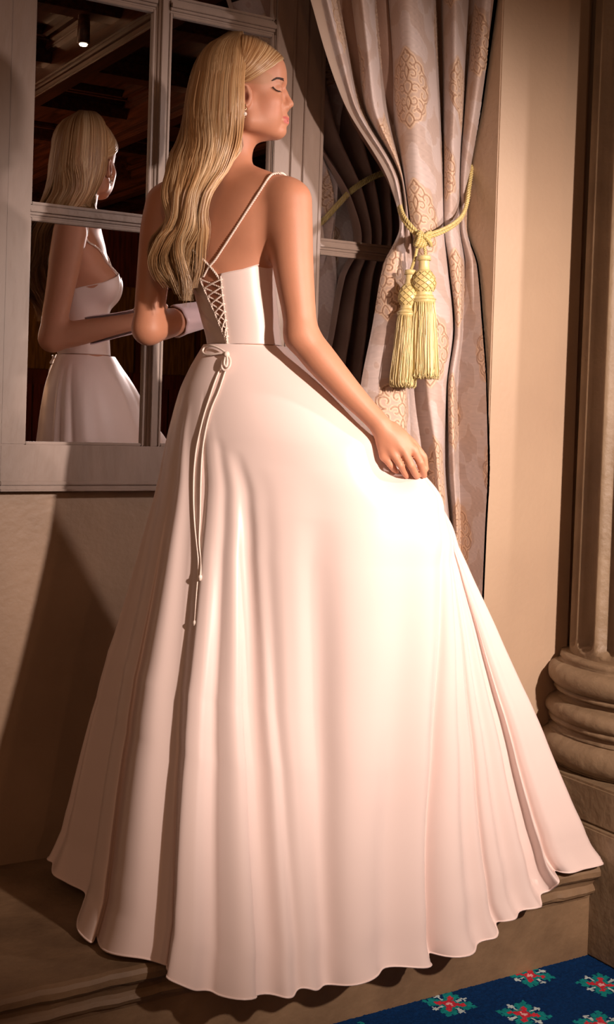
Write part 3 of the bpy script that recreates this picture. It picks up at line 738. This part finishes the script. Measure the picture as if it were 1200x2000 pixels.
# torso-only field for the bodice (no arms)
def torso_only(X,Y,Z):
    d=torso_d(X,Y,Z)
    for sd in (1,-1): 
        c=ch+FD*.066+S_*.048*sd; d=smin(d,ellip(X,Y,Z,c,(.047,.046,.052)),.03)
    return d
angB=math.atan2(-FD[1],-FD[0])    # direction of the spine
lace_top=(P(395,540),P(431,535)); 
def ang_of(p): 
    a=axis_xy(p[2]); return math.atan2(p[1]-a[1],p[0]-a[0])
gapL_t=ang_of(bodyray(393,541)); gapR_t=ang_of(bodyray(432,536)); gap_b=ang_of(bodyray(446,690,0))
z_t=P(412,538)[2]
def wrapa(a): return (a+PI)%(2*PI)-PI
nth,nz_=260,90
s=np.linspace(0,1,nth); Vb=np.zeros((nz_,nth,3))
zbR=bodyray(432,536)[2]; zside=P(525,509,-.04)[2]; zfr=P(450,480)[2]
for i in range(nz_):
    v=i/(nz_-1)
    for_z=ZW+(z_t-ZW)*v
    aR=wrapa(gap_b+(gapR_t-gap_b)*v); aL=wrapa(gap_b+(gapL_t-gap_b)*v)
    th=aR+s*((aL-aR)%(2*PI))
    top=np.interp(s,[0,.10,.22,.32,.42,.5,.58,.68,.78,.90,1],[zbR,zbR+.010,zside-.004,zside+.012,zside+.045,zside+.028,zside+.045,zside+.012,zside-.004,zbR+.008,zbR-.003])
    z=ZW+(top-ZW)*v
    c=np.stack([np.interp(z,TP[:,2],TP[:,0]),np.interp(z,TP[:,2],TP[:,1])],1); c=np.stack([tor(z,0),tor(z,1)],1)
    dx,dy=np.cos(th),np.sin(th)
    lo=np.full(nth,.02); hi=np.full(nth,.22)
    for _ in range(22):
        mid=(lo+hi)/2; f=torso_only(c[:,0]+dx*mid,c[:,1]+dy*mid,z)-.0045; lo=np.where(f<0,mid,lo); hi=np.where(f<0,hi,mid)
    r=(lo+hi)/2
    # soft creases close to the lacing on the left and pleats over the front
    wr=.0022*np.exp(-((s-.93)/.05)**2)*np.sin(v*19+s*40)*np.sin(PI*v)+.0007*0
    pl=.0022*np.exp(-((s-.5)/.17)**2)*np.sin((v*11+np.abs(s-.5)*34))*np.clip((v-.35)*3,0,1)
    r=r+wr+pl
    Vb[i]=np.stack([c[:,0]+dx*r,c[:,1]+dy*r,z],1)
gown=empty('gown'); gown.parent=woman
ii=np.arange(nz_-1)[:,None]*nth; jj=np.arange(nth-1)[None]
QB=np.stack([ii+jj,ii+jj+1,ii+nth+jj+1,ii+nth+jj],-1).reshape(-1,4)
bod=mesh_np('bodice',Vb.reshape(-1,3),QB,M_dress,gown)
sm=bod.modifiers.new('s','SOLIDIFY'); sm.thickness=.0025; sm.offset=-1
# piped edges of the bodice
mb=MB(); mb.tube(resample(Vb[-1],.004),.0016,6); mb.tube(Vb[::3,0],.0018,6); mb.tube(Vb[::3,-1],.0018,6); mb.build('piping',M_dress,gown,True)
# ------------------------------------------------------------------ gown: skirt
LEFT=[(398,672),(372,715),(351,760),(334,820),(322,870),(306,950),(281,1040),(256,1130),(230,1217),(200,1317),(167,1433),(150,1500),(128,1590),(112,1640),(97,1674)]
RIGHT=[(556,672),(585,700),(648,757),(697,811),(742,853),(800,897),(836,924),(853,960),(895,1060),(925,1130),(955,1192),(1003,1300),(1050,1400),(1086,1490),(1131,1595),(1172,1680)]
# hem: pixel, height
HEM=[(96,1676,'z',.045),(103,1694,'z',.04),(130,1722,'z',.035),(166,1742,'z',.03),(163,1765,'z',.02),(152,1798,'z',.02),(155,1820,'z',.015),(178,1840,'z',.01),(188,1826,'z',.01),(200,1840,'z',.008),(260,1859,'y',-.60),(318,1882,'y',-.648),(326,1886,'y',-.65),(320,1906,'y',-.70),(362,1923,'y',-.71),(410,1939,'y',-.72),(500,1945,'y',-.75),(548,1951,'y',-.75),(572,1946,'y',-.74),(580,1926,'y',-.72),(605,1924,'y',-.71),(655,1926,'y',-.72),(700,1906,'y',-.71),(760,1890,'y',-.71),(828,1884,'y',-.71),(838,1876,'y',-.69),(848,1867,'y',-.69),(910,1857,'y',-.70),(960,1837,'y',-.70),(973,1823,'y',-.69),(969,1798,'y',-.67),(1005,1788,'y',-.68),(1050,1773,'y',-.68),(1058,1767,'y',-.67),(1056,1747,'y',-.65),(1075,1738,'y',-.655),(1092,1722,'z',.01),(1083,1701,'z',.01),(1100,1702,'z',.01),(1135,1698,'z',.012),(1173,1682,'z',.016)]
def hz(px,py,ax,z):
    return toL(on(px,py,ax,z))
hem=[hz(*h) for h in HEM]
# hidden far side, kept clear of the wall and the reveal
for wx,wy in ((.92,-.52),(.80,-.44),(.68,-.36),(.55,-.20),(.35,-.13),(.15,-.09),(-.05,-.075),(-.18,-.08)):
    hem.append(toL(np.array([wx,wy,.03])))
hem=spline(np.array(hem),800,closed=True)
# clamp hem so that it stays off the wall and rests on (or hangs over) the ledge
NS=800
def csmooth(a,sg):
    n=len(a); k=np.arange(-int(3*sg),int(3*sg)+1); g=np.exp(-.5*(k/sg)**2); g/=g.sum()
    return np.stack([np.convolve(np.r_[a[-len(k):,i],a[:,i],a[:len(k),i]],g,'same')[len(k):-len(k)] for i in range(a.shape[1])],1)
hem_s=csmooth(hem,28)
cH=np.array([(hem_s[:,0].min()+hem_s[:,0].max())/2,(hem_s[:,1].min()+hem_s[:,1].max())/2])
th=np.unwrap(np.arctan2((hem_s[:,1]-cH[1])/1.0,(hem_s[:,0]-cH[0])))
NV=230
def sil(pts,z,dep):
    L=np.array([P(a,b,0) for a,b in pts]); L=L[np.argsort(L[:,2])]; return pinterp(np.atleast_1d(z),L[:,2],L[:,0])
vv=np.linspace(0,1,NV)**1.0
zlev=ZW+(0.0-ZW)*vv
waist=Vb[0]
SK=np.zeros((NV,NS,3))
depL=pinterp(vv,[0,.3,1],[0,.05,.186]); depR=pinterp(vv,[0,.25,.5,1],[0,-.06,.05,.365])
def at_px(pts,z,dep):
    # x so that the point at that height and depth falls on the silhouette
    ys=np.array([p[1] for p in pts],float); xs_=np.array([p[0] for p in pts],float)
    out=[]
    for zi,di in zip(z,dep):
        cand=np.array([P(a,b,di) for a,b in pts]); o=np.argsort(cand[:,2]); out.append(pinterp(np.array([zi]),cand[o,2],cand[o,0])[0])
    return np.array(out)
XL=at_px(LEFT,np.maximum(zlev,.04),depL); XR=at_px(RIGHT,np.maximum(zlev,.02),depR)
front=pinterp(vv,[0,.08,.2,.4,.7,1],[.072,.108,.14,.20,.30,.37]); back=pinterp(vv,[0,.05,.1,.3,.6,1],[.072,.105,.13,.185,.24,.30])
RING=[]
for i,v in enumerate(vv):
    xc=(XL[i]+XR[i])/2; a=(XR[i]-XL[i])/2
    yc=depL[i]+(depR[i]-depL[i])*.5
    co,si=np.cos(th),np.sin(th)
    # ring follows the line left-right silhouettes (sheared ellipse), softened box
    b=np.where(si<0,front[i],back[i])
    # smooth bulge: where the fabric is lifted the ring narrows towards the hand
    e=1.0
    nrm=(np.abs(co)**2.15+np.abs(si)**2.15)**(1/2.15)
    x=xc+a*co/nrm; y=yc+(depR[i]-depL[i])*.5*co/nrm+b*si/nrm
    pinch=np.exp(-((v-.20)/.14)**2)
    y=np.where(si<0,y-0*pinch,y)
    z=np.full(NS,zlev[i])
    ring=np.stack([x,y,z],1)
    hs=hem_s.copy(); d=hem-hem_s
    RING.append(ring)
v0=.17; i0=int(v0*(NV-1))
dz_=hem-hem_s; hip=RING[i0]; hipd=(RING[i0]-RING[i0-4])/(vv[i0]-vv[i0-4])
for i,v in enumerate(vv):
    if v<=vv[i0]: SK[i]=RING[i]; continue
    t=(v-vv[i0])/(1-vv[i0])
    lin=hip*(1-t)+hem_s*t
    # leave the hip tangentially, then run straight to the hem
    bow=(hipd*(1-vv[i0])-(hem_s-hip))*(t*(1-t)**3.2)*.8; bow[:,2]=0
    SK[i]=lin+bow+dz_*np.array([1,1,0])*(t**1.15)+dz_*np.array([0,0,1])*t**6
def fit_sil():
    LY=[p[1] for p in LEFT]; LX=[p[0] for p in LEFT]; RY=[p[1] for p in RIGHT]; RX=[p[0] for p in RIGHT]
    for it in range(5):
        E=np.zeros((NV,2))
        for i in range(NV):
            q=project(toW(SK[i])); a=np.argmin(q[:,0]); b=np.argmax(q[:,0])
            tl=np.interp(q[a,1],LY,LX); tr=np.interp(q[b,1],RY,RX)
            eL=(tl-q[a,0])*q[a,2]/F; eR=(tr-q[b,0])*q[b,2]/F
            xa,xb=SK[i,a,0],SK[i,b,0]; u=np.clip((SK[i,:,0]-xa)/(xb-xa),0,1)
            E[i]=(eL,eR)
        Es=np.stack([np.convolve(np.pad(E[:,c_],10,'edge'),np.ones(21)/21,'valid') for c_ in (0,1)],1)
        for i in range(NV):
            w=np.clip((1-vv[i])/.06,0,1); u=np.clip((SK[i,:,0]-SK[i,:,0].min())/(np.ptp(SK[i,:,0])),0,1); u=u*u*(3-2*u)
            SK[i,:,0]+=(Es[i,0]*(1-u)+Es[i,1]*u)*w*.8
# keep the silhouettes where the photo has them while folds deepen: extra long folds
sS=np.arange(NS)/NS
def fold(s0,w,amp,v0,v1=1.0,drift=0.,sharp=1.):
    """ridge (amp>0) or valley along the skirt; s0 position at hem, drift of position towards the waist"""
    global SK
    nrm=np.zeros_like(SK); tg=np.roll(SK,-4,1)-np.roll(SK,4,1); nrm[...,0]=tg[...,1]; nrm[...,1]=-tg[...,0]; nrm/=np.linalg.norm(nrm,axis=2)[...,None]+1e-9
    s0v=s0+drift*(1-vv)
    dd=(sS[None]-s0v[:,None]+.5)%1-.5
    prof=np.exp(-np.abs(dd/w)**(2*sharp))
    env=np.clip((vv-v0)/(v1-v0+1e-9),0,1)**.8
    SK+=nrm*(prof*env[:,None]*amp)[...,None]
hs_px=project(toW(hem))
def s_at(px):   # hem parameter of the visible front edge nearest this column
    n=int(NS*.80); k=np.argmin(np.abs(hs_px[:n,0]-px)); return k/NS
for px,w,amp,v0,sh in ((225,.010,.012,.12,1),(250,.012,.014,.10,1),(318,.008,-.012,.08,1),(372,.014,.010,.12,1.4),(418,.011,-.020,.16,1),(468,.018,.020,.18,1.6),(532,.014,-.024,.18,1.2),(600,.020,.014,.2,1.4),(648,.010,-.014,.28,1),(712,.020,.018,.2,1.6),(768,.012,-.018,.22,1),(815,.014,.010,.25,1.4),(850,.009,-.014,.2,1),(905,.016,.014,.2,1.4),(945,.009,-.013,.2,1),(990,.012,.010,.2,1.4),(1025,.007,-.011,.2,1),(1110,.010,.008,.2,1)):
    fold(s_at(px),w,amp*(1.75 if 400<px<1000 else 1.25),v0,1.0,0.,sh)
for s_,w_,a_,v_ in ((.82,.008,.014,.03),(.845,.006,-.014,.03),(.87,.009,.016,.03),(.893,.006,-.014,.02),(.915,.009,.018,.02),(.937,.006,-.016,.02),(.958,.008,.016,.02),(.977,.005,-.014,.02),(.992,.007,.012,.02),(.012,.006,-.010,.03),(.03,.007,.010,.03)): fold(s_,w_,a_,v_,.5)
fit_sil()
# the cloth sinks behind the fingers that hold it
q_=project(toW(SK.reshape(-1,3))).reshape(SK.shape)
wt=np.exp(-np.clip(((q_[...,0]-782)/62)**2+((q_[...,1]-893)/58)**2,0,9)**1.6); vis=np.arange(NS)[None]<NS*.75
SK[...,1]+=np.where(vis,wt*np.maximum(0,-.082-SK[...,1]),0)
# clearances
Wk=toW(SK.reshape(-1,3)).reshape(SK.shape)
Wk[...,1]=np.minimum(Wk[...,1],-.035-.02*0)
ylim=np.interp(Wk[...,0],[.28,.50,.62],[-.04,-.26,-.325]); Wk[...,1]=np.where(Wk[...,1]>ylim,ylim-.01*np.tanh((Wk[...,1]-ylim)/.02)*0,Wk[...,1])
Wk[...,0]=np.minimum(Wk[...,0],.944)
# inside the ledge outline the cloth stays above the stone
onl=Wk[...,1]>-.645; Wk[...,2]=np.where(onl,np.maximum(Wk[...,2],.004),Wk[...,2])
SK=toL(Wk.reshape(-1,3)).reshape(SK.shape)
i=np.arange(NV-1)[:,None]*NS; j=np.arange(NS)[None]
QS=np.stack([i+j,i+NS+j,i+NS+(j+1)%NS,i+(j+1)%NS],-1).reshape(-1,4)
sk=mesh_np('skirt',SK.reshape(-1,3),QS,M_dress,gown)
SKW=project(toW(SK[:, :int(NS*.82)].reshape(-1,3))); SKL=SK[:, :int(NS*.82)].reshape(-1,3)
mb=MB(); mb.tube(np.concatenate([SK[-1],SK[-1][:1]])[::2],.0022,5,False); mb.build('hem_edge',M_dress,gown,True)
def skirt_at(px,py,lift=.004):
    d=(SKW[:,0]-px)**2+(SKW[:,1]-py)**2; k=np.nonzero(d<40)[0]
    if len(k)==0: k=np.array([np.argmin(d)])
    z=SKW[k,2]; k=k[z<z.min()+.05]; q=k[np.argmin(d[k])]
    dep=SKL[q,1]; return P(px,py,dep-lift)
def bodice_at(px,py,lift=.004):
    W=project(toW(Vb.reshape(-1,3))); d=(W[:,0]-px)**2+(W[:,1]-py)**2; q=np.argsort(d)[:12]; q=q[np.argmin(W[q,2])]; return P(px,py,Vb.reshape(-1,3)[q,1]-lift)
# ------------------------------------------------------------------ straps, lacing, bow
def strapline(pts,gap=.0035): return spline([bodyray(a,b,gap) for a,b in pts],90)
mb=MB(); 
rope(mb,np.concatenate([strapline([(549,338.5),(540,338.5),(527,345),(505,378),(480,416),(458,450),(436,484),(420,508),(407,523),(397,541)])]),.0027,2,.010,6,.0012); mb.build('strap',M_cord,gown,True)
mb=MB(); rope(mb,np.concatenate([strapline([(317,368),(322,400),(338,440),(362,475),(395,505),(408,518),(420,532),(429,545)])]),.0027,2,.010,6,.0012); mb.build('strap',M_cord,gown,True)
def frontstrap(top,s_):
    e_=Vb[-1,int(s_*(nth-1))]; L=spline([top,top+FD*.03+np.array([0,0,.012]),top+FD*.075+np.array([0,0,-.02]),(top+FD*.1+e_)/2+FD*.01,e_],60)
    for _ in range(3):
        f=fval(L); g=np.stack([fval(L+np.array(v)*.002)-fval(L-np.array(v)*.002) for v in ((1,0,0),(0,1,0),(0,0,1))],1); g/=np.linalg.norm(g,axis=1)[:,None]+1e-9
        L+=g*np.clip(.003-f,-.03,.03)[:,None]*.8
    return L
for a,b,s_ in ((549,338.5,.41),(317,368,.59)):
    mb=MB(); rope(mb,frontstrap(bodyray(a,b,.003),s_),.0027,2,.010,6,.0012); mb.build('strap',M_cord,gown,True)
def edgeP(side,py):
    k=0 if side>0 else -1
    W=project(toW(Vb[:,k])); q=np.argmin(np.abs(W[:,1]-py)); return Vb[q,k]+np.array([0,-.004,0])
mb=MB()
lv=[546,562,578,594,610,626,642,657,671]
for a,b in zip(lv[:-1],lv[1:]):
    for sd in (1,-1):
        A=edgeP(sd,a); B=edgeP(-sd,b); Mx=(A+B)/2+np.array([0,-.002-.002*sd,0]); rope(mb,spline([A+np.array([.003*sd,.003,0]),A,Mx,B,B+np.array([-.003*sd,.003,0])],24),.0020,2,.010,6,.0014)
for sd in (1,-1):
    for a,b in zip(lv[:-1],lv[1:]):
        A=edgeP(sd,a);B=edgeP(sd,b); rope(mb,spline([A,(A+B)/2+np.array([.0015*sd,-.001,0]),B],10),.0018,2,.010,5,.0015)
mb.build('lacing',M_cord,gown,True)
mb=MB(); 
def pl(pts,lift,fn): return [fn(a,b,lift) for a,b in pts]
bw=[(443,690),(430,681),(414,675),(402,677),(396,685),(401,692),(416,692),(432,690),(444,692)]
mb.tube(spline(pl(bw,.010,skirt_at),60),.0023,7)
bw2=[(444,692),(450,702),(449,715),(441,723),(434,719),(435,706),(441,696)]
mb.tube(spline(pl(bw2,.010,skirt_at),50),.0026,7); mb.tube(spline(pl([(443,693),(444,705),(442,716),(438,710),(440,698)],.014,skirt_at),40),.0022,7)
c=skirt_at(443,692,.011); mb.lathe([(0,-.007),(.005,-.005),(.0068,0),(.005,.005),(0,.007)],c,12)
mb.build('bow',M_cord,gown,True)
for T in ([(442,696),(431,718),(420,745),(410,775),(398,812),(389,850),(383,880),(379,920),(378,970),(380,1020),(384,1060),(388,1105),(384,1160),(380,1222)],[(444,715),(437,735),(427,765),(414,795),(404,830),(398,862),(394,900),(392,950),(391,1010),(389,1060),(393,1095),(391,1130)]):
    mb=MB(); t_=spline(pl(T,.0035,skirt_at),160); t_=csm=np.stack([np.convolve(np.pad(t_[:,i],4,'edge'),np.ones(9)/9,'valid') for i in range(3)],1); mb.tube(t_,.0019,7)
    e_=t_[-1]; mb.lathe([(0,-.008),(.003,-.006),(.0042,0),(.003,.004),(0,.006)],e_,10)
    mb.build('lace_tail',M_cord,gown,True)
# pale satin cloth lying over the near side of the left forearm
mb=MB(); ax=(wrL-elL); a0=elL+ax*.40; a1=elL+ax*.95; nq,na=18,26
u_=ax/np.linalg.norm(ax); e2=np.cross(u_,[0,0,1.]); e2/=np.linalg.norm(e2)
if e2@S_<0: e2=-e2
e3=np.cross(u_,e2); e3*=np.sign(e3[2]); V_=[]
for i in range(nq):
    q=i/(nq-1); r=np.interp(q,[0,.06,.9,1],[.034,.0355,.030,.030]); c0=a0+(a1-a0)*q
    for k in range(na):
        an=math.radians(-100+200*k/(na-1)); rr=r+.0012*math.sin(k*1.1+q*5)
        V_.append(c0+rr*math.cos(an)*e2+rr*math.sin(an)*e3)
mb.add(V_,[(i*na+k,i*na+k+1,(i+1)*na+k+1,(i+1)*na+k) for i in range(nq-1) for k in range(na-1)])
cf=mb.build('forearm_cloth',mat('pale_lilac_satin',srgb(222,196,200),.4,sheen=.2),woman,True); cf['label']='pale lilac satin cloth over the left forearm'; sm_=cf.modifiers.new('s','SOLIDIFY'); sm_.thickness=.0015
# ------------------------------------------------------------------ face details
def facept(px,py,w,lift=.0006):
    """point on the head surface where this place of the profile shows; side w mirrored"""
    q=bodyray(px,py,lift,-.13,.02).copy()
    if w>0: q[1]=2*HD-q[1]
    return q
for w in (-1,1):
    mb=MB()
    for i in range(170):
        t=random.random(); a=533+t*22.5; b=157.0-5.5*math.sin(min(1,t*1.25)*PI*.55)+ (4.2*max(0,t-.45)/.55) + random.uniform(-1.2,1.2)*(.4+1.7*t)+ .6
        p0=facept(a,b,w); p1=facept(a-2.6,b-.4-1.4*t,w,.0010); mb.tube([p0,(p0+p1)/2+np.array([0,.0004*w,0]),p1],[.00055,.0005,.0001],4)
    mb.build('eyebrow',M_brow,woman,True)
    mb=MB(); lid=[(533.5,169.5),(536,172.6),(539,175.2),(543,177.2),(547.5,178.3)]
    lp_=spline([facept(a,b,w,.0004) for a,b in lid],30); mb.tube(lp_,.0011,5)
    for i in range(22):
        t=i/21; k=int(t*29); p0=lp_[k]; dr=np.array([.0045*(.2+.9*t) -.002*(1-t),w*.0050,-.0040]); mb.tube([p0,p0+dr*.55,p0+dr*np.array([1,1,.8])],[.00055,.0004,.0001],4)
    mb.build('eyelashes',M_brow,woman,True)
    # drop earring
    er=empty('earring'); er.parent=woman
    L0=facept(479,205,w,.0015); er.location=tuple(L0)
    mb=MB(); mb.lathe([(0,-.0025),(.0022,-.0015),(.0026,0),(.0022,.0015),(0,.0025)],(0,0,0),12)
    mb.tube([(.0035*math.cos(a),0,-.006+.0045*math.sin(a)) for a in np.linspace(0,2*PI,20)],.0008,6); mb.lathe([(0,.004),(.002,.0025),(.0026,.001),(.001,-.001)],(0,0,-.0115),10); mb.lathe([(0,-.0025),(.0017,-.001),(.0018,.001),(0,.002)],(0,0,-.0262),10)
    mb.build('earring_setting',M_metal,er,True)
    mb=MB(); mb.lathe([(.0046*math.sin(a),-.0185+.0046*math.cos(a)) for a in np.linspace(.02,PI-.02,14)],(0,0,0),20); mb.build('pearl',M_pearl,er,True)
# ------------------------------------------------------------------ hair
YL=[60,75,94,120,146,190,231,277,307,340,380,423,444,470,500,534,569,592]
XLh=[448,425,399,382,373,364,358,345,330,325,320,324,316,300,296,307,325,350]
YR=[60,75,108,160,200,240,277,307,333,356,385,414,452,496,542,565,592]
XRh=[474,477,477,474,474,473,469,460,446,426,410,407,414,402,387,384,372]
def ribbon(L,wd,out):
    """flat lock of hair: centre line L, half width wd, outward direction out"""
    t=np.gradient(L,axis=0); sd=np.cross(t,out); sd/=np.linalg.norm(sd,axis=1)[:,None]+1e-9
    nrm=np.cross(sd,t); nrm/=np.linalg.norm(nrm,axis=1)[:,None]+1e-9
    n=len(L); V=np.empty((n,3,3)); V[:,0]=L-sd*wd[:,None]; V[:,1]=L+nrm*(wd*.45)[:,None]; V[:,2]=L+sd*wd[:,None]
    i=np.arange(n-1)[:,None]*3; j=np.arange(2)[None]
    return V.reshape(-1,3),np.stack([i+j,i+j+1,i+3+j+1,i+3+j],-1).reshape(-1,4)
def clear(L,mask,gap=.003,n=2):
    for _ in range(n):
        f=fval(L); bad=(f<gap)&mask
        if not bad.any(): break
        g=np.stack([fval(L+np.array(v)*.002)-fval(L-np.array(v)*.002) for v in ((1,0,0),(0,1,0),(0,0,1))],1); g/=np.linalg.norm(g,axis=1)[:,None]+1e-9
        L[bad]+=g[bad]*(gap-f[bad])[:,None]
    return L
def hair():
    n=8200; m=44; V=[];Fq=[];C=[]; base=0
    cc=[np.array(srgb(*c)[:3]) for c in ((210,168,120),(194,148,100),(228,194,150),(168,120,76),(200,156,108),(218,180,134))]
    ncl=60; cl=[(random.random(),random.random(),random.uniform(0,6.28),random.uniform(.6,1.35),random.uniform(.86,1.1)) for _ in range(ncl)]
    yy=np.linspace(61,600,m)
    xl=pinterp(yy,YL+[600],XLh+[352]); xr=pinterp(yy,YR+[600],XRh+[371])
    bd=pinterp(yy,[60,66,75,94,120,146,190,231,277,307,340,420,500,600],[.002,.026,.040,.060,.076,.084,.088,.086,.076,.066,.055,.040,.034,.020])
    dc=pinterp(yy,[60,200,277,330,380,440,500,560,600],[HD,HD,-.008,-.035,-.066,-.064,-.05,-.035,-.03])
    Cc=H(466,150); CE2=H(462,150)
    NL=22; LK=[((i+.5+random.uniform(-.2,.2))/NL,random.uniform(0,6.28),random.uniform(.6,1.3),random.choice((0,0,1)),random.uniform(.8,1.14),random.uniform(0,60)) for i in range(NL)]
    for q in range(n):
        c=cl[q%ncl]; loose=(q%5==0)
        A=random.random() if loose else min(1,max(0,c[0]+random.gauss(0,.03)))
        B=random.random()**.5 if q%3==0 else random.uniform(.92,1)
        psi=PI*(A-.5)
        jx=random.gauss(0,2.0)*np.clip((yy-70)/60,0,1); xh=xr+jx*(A<.2)-(xr-xl)*np.cos(psi)*(.82+.18*B); yh=dc+bd*np.sin(psi)*(.86+.14*B)
        # lower down the locks gather into one soft bundle; order kept from right (near) to left (far)
        lk=LK[min(NL-1,max(0,int(A*.999*NL)))]
        Ae=A+(lk[0]-A)*(.78 if not loose else 0)
        U=1-4*Ae if Ae<.5 else 4*Ae-3
        Rr=math.sqrt(max(0,1-U*U*.96)); Bz=(-1 if Ae<.5 else 1)*Rr*(random.uniform(.75,1) if q%3 else random.uniform(.2,.9))
        x3=(xl+xr)/2+(xr-xl)/2*U*(.97+.03*B); y3=dc+bd*Bz
        k=np.clip((yy-205-random.gauss(0,8))/(130+random.uniform(-20,50)),0,1); k=k*k*(3-2*k)
        x=xh*(1-k)+x3*k; y=yh*(1-k)+y3*k
        amp=np.clip((yy-250-40*lk[2])/170,0,1.1)
        sp=np.clip((yy-330)/260,0,1)*random.gauss(0,5 if not loose else 9)
        tipk=np.clip((yy-520)/80,0,1)**1.5; x=x+(364-x)*tipk*.45
        pw=yy/(25.+5*lk[2])+lk[1]*.5+U*1.5+random.gauss(0,.12); x=x+amp*(8.5*np.sin(pw)*lk[2])+sp*.6; y=y+amp*.007*np.cos(pw)-amp*.012*lk[3]
        x=x+2.*np.sin(yy/80+random.uniform(0,6.28))*np.clip((yy-90)/100,0,1)
        end=604-abs(random.gauss(0,26))-26*abs(U+.15)-lk[5]*(.4+.6*abs(U))-(random.random()<.25)*random.uniform(0,50)-(random.random()<.3)*random.uniform(0,80)
        m_=max(16,int(m*(end-61)/539))
        D=RT*((x[:m_,None]-CX)/F)+UP*((CY-yy[:m_,None])/F)+Fw
        t=(D0+y[:m_])/(D@Fh); Wp=CAM+D*t[:,None]; L=(Wp-W0)@RM.T
        L=clear(L,yy[:m_]>64)
        cv=(L-np.array([CE2[0],HD,CE2[2]]))/np.array([.0885,.077,.0865])*1.0; rr_=np.linalg.norm(cv,axis=1); lim=1+.03*B; bb=(rr_<lim)&(yy[:m_]<250)
        sc_=np.where(bb,lim/(rr_+1e-9),1.); L=np.array([CE2[0],HD,CE2[2]])+(L-np.array([CE2[0],HD,CE2[2]]))*sc_[:,None]
        pq=project(toW(L))
        if ((pq[:,0]>xr[:m_]+9)&(yy[:m_]>175)).any() and not (yy[:m_][(pq[:,0]>xr[:m_]+9)]>400).all(): continue
        ctr=np.stack([P(*v)[:2] if False else v for v in np.zeros((1,2))]) if False else None
        ax=np.stack([np.interp(yy[:m_],[61,250,340,600],[Cc[0],Cc[0]-.01,P(385,340)[0],P(360,560)[0]]),np.interp(yy[:m_],[61,250,340,600],[HD,HD,.02,.06]),L[:,2]-.0],1)
        out=L-ax; top=np.clip((120-yy[:m_])/60,0,1); out=out/(np.linalg.norm(out,axis=1)[:,None]+1e-9); out[:,2]+=top*1.2
        out+=np.array([random.gauss(0,.25),random.gauss(0,.25),0])
        wd=np.full(m_,random.uniform(.0006,.0013)); wd[-9:]*=np.linspace(1,.12,9); wd[:3]*=np.linspace(.6,1,3)
        v_,f_=ribbon(L,wd,out); V.append(v_); Fq.append(f_+base); base+=len(v_)
        col=cc[(q*7+int(c[0]*60))%6]*(.86+.26*random.random())*c[4]*.86*(.5+.5*lk[4])*(.66 if (q%3==0 and B<.8) else 1)*(1.18 if A<.06 else 1); gr=np.interp(np.arange(m_)/m,[0,.05,.16,.5,.8,1],[.55,.75,1.0,1.0,.80,.72])  # inner strands darkened as depth shade, parting-edge strands lightened as a highlight
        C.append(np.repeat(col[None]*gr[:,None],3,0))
    # sections combed back from the parting to behind the ears
    ce=H(480,150,0)
    for q in range(3000):
        w=-1 if q%2 else 1
        t0=random.random()**.9
        x0=474+t0*81; y0=np.interp(x0,[474,504,533,545,555],[63,69,83,95,113])
        e=t0; tx=474+random.gauss(0,1.2); ty=112+50*e+random.gauss(0,2)
        cx_=np.interp(e,[0,.5,1],[474,505,532]); cy_=np.interp(e,[0,.5,1],[85,110,134])
        u=np.linspace(0,1,22); xx=(1-u)**2*x0+2*u*(1-u)*cx_+u**2*tx; yv=(1-u)**2*y0+2*u*(1-u)*cy_+u**2*ty
        L=[]
        for a,b,uu in zip(xx,yv,u):
            pa=P(a,b,HD-.12*0); k0=0
            L.append(pa)
        L=np.array(L)
        for _ in range(2):      # near side: put each point on the skull under the camera ray
            k0=np.clip(1-((L[:,0]-ce[0])/.088)**2-((L[:,2]-ce[2])/.094)**2,0,1); dpt=np.sqrt(k0)*.074
            L=np.array([P(a,b,HD-dd) for a,b,dd in zip(xx,yv,dpt)])
        tgt=.0016+.0055*np.sin(PI*np.clip(u*.9+.05,0,1))*random.uniform(.75,1)
        for _ in range(4):
            f=fval(L); g=np.stack([fval(L+np.array(v)*.002)-fval(L-np.array(v)*.002) for v in ((1,0,0),(0,1,0),(0,0,1))],1); g/=np.linalg.norm(g,axis=1)[:,None]+1e-9
            L+=g*np.clip(tgt-f,-.012,.012)[:,None]*.8
        if w>0: L[:,1]=2*HD-L[:,1]
        out=L-np.array([ce[0],HD,ce[2]]); out/=np.linalg.norm(out,axis=1)[:,None]
        out=out+np.array([random.gauss(0,.2),0,random.gauss(0,.2)])
        wd=np.full(22,random.uniform(.0007,.0014)); wd[:3]*=np.linspace(.4,1,3)
        v_,f_=ribbon(L,wd,out); V.append(v_); Fq.append(f_+base); base+=len(v_)
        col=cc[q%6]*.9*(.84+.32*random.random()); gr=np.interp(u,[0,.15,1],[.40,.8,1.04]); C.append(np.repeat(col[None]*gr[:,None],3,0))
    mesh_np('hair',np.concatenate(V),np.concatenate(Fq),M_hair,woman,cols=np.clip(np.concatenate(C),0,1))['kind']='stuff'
    vs=[]; ce=H(462,150); R_=(.086,.0745,.084); nu,nv_=60,30
    for a in range(nv_):
        ph=PI*(a+.5)/nv_
        for b in range(nu):
            t=2*PI*b/nu; vs.append((ce[0]+R_[0]*math.sin(ph)*math.cos(t),HD+R_[1]*math.sin(ph)*math.sin(t),ce[2]+R_[2]*math.cos(ph)))
    vs=np.array(vs); f=[(a*nu+b,a*nu+(b+1)%nu,(a+1)*nu+(b+1)%nu,(a+1)*nu+b) for a in range(nv_-1) for b in range(nu)]
    keep=vs[:,0]<P(472,150)[0]; f=[q for q in f if all(keep[i] for i in q)]
    mesh_np('hair_underlayer',vs,np.array(f),mat('hair_roots',srgb(196,150,98),.5,srgb(170,124,78),60),woman)
hair()
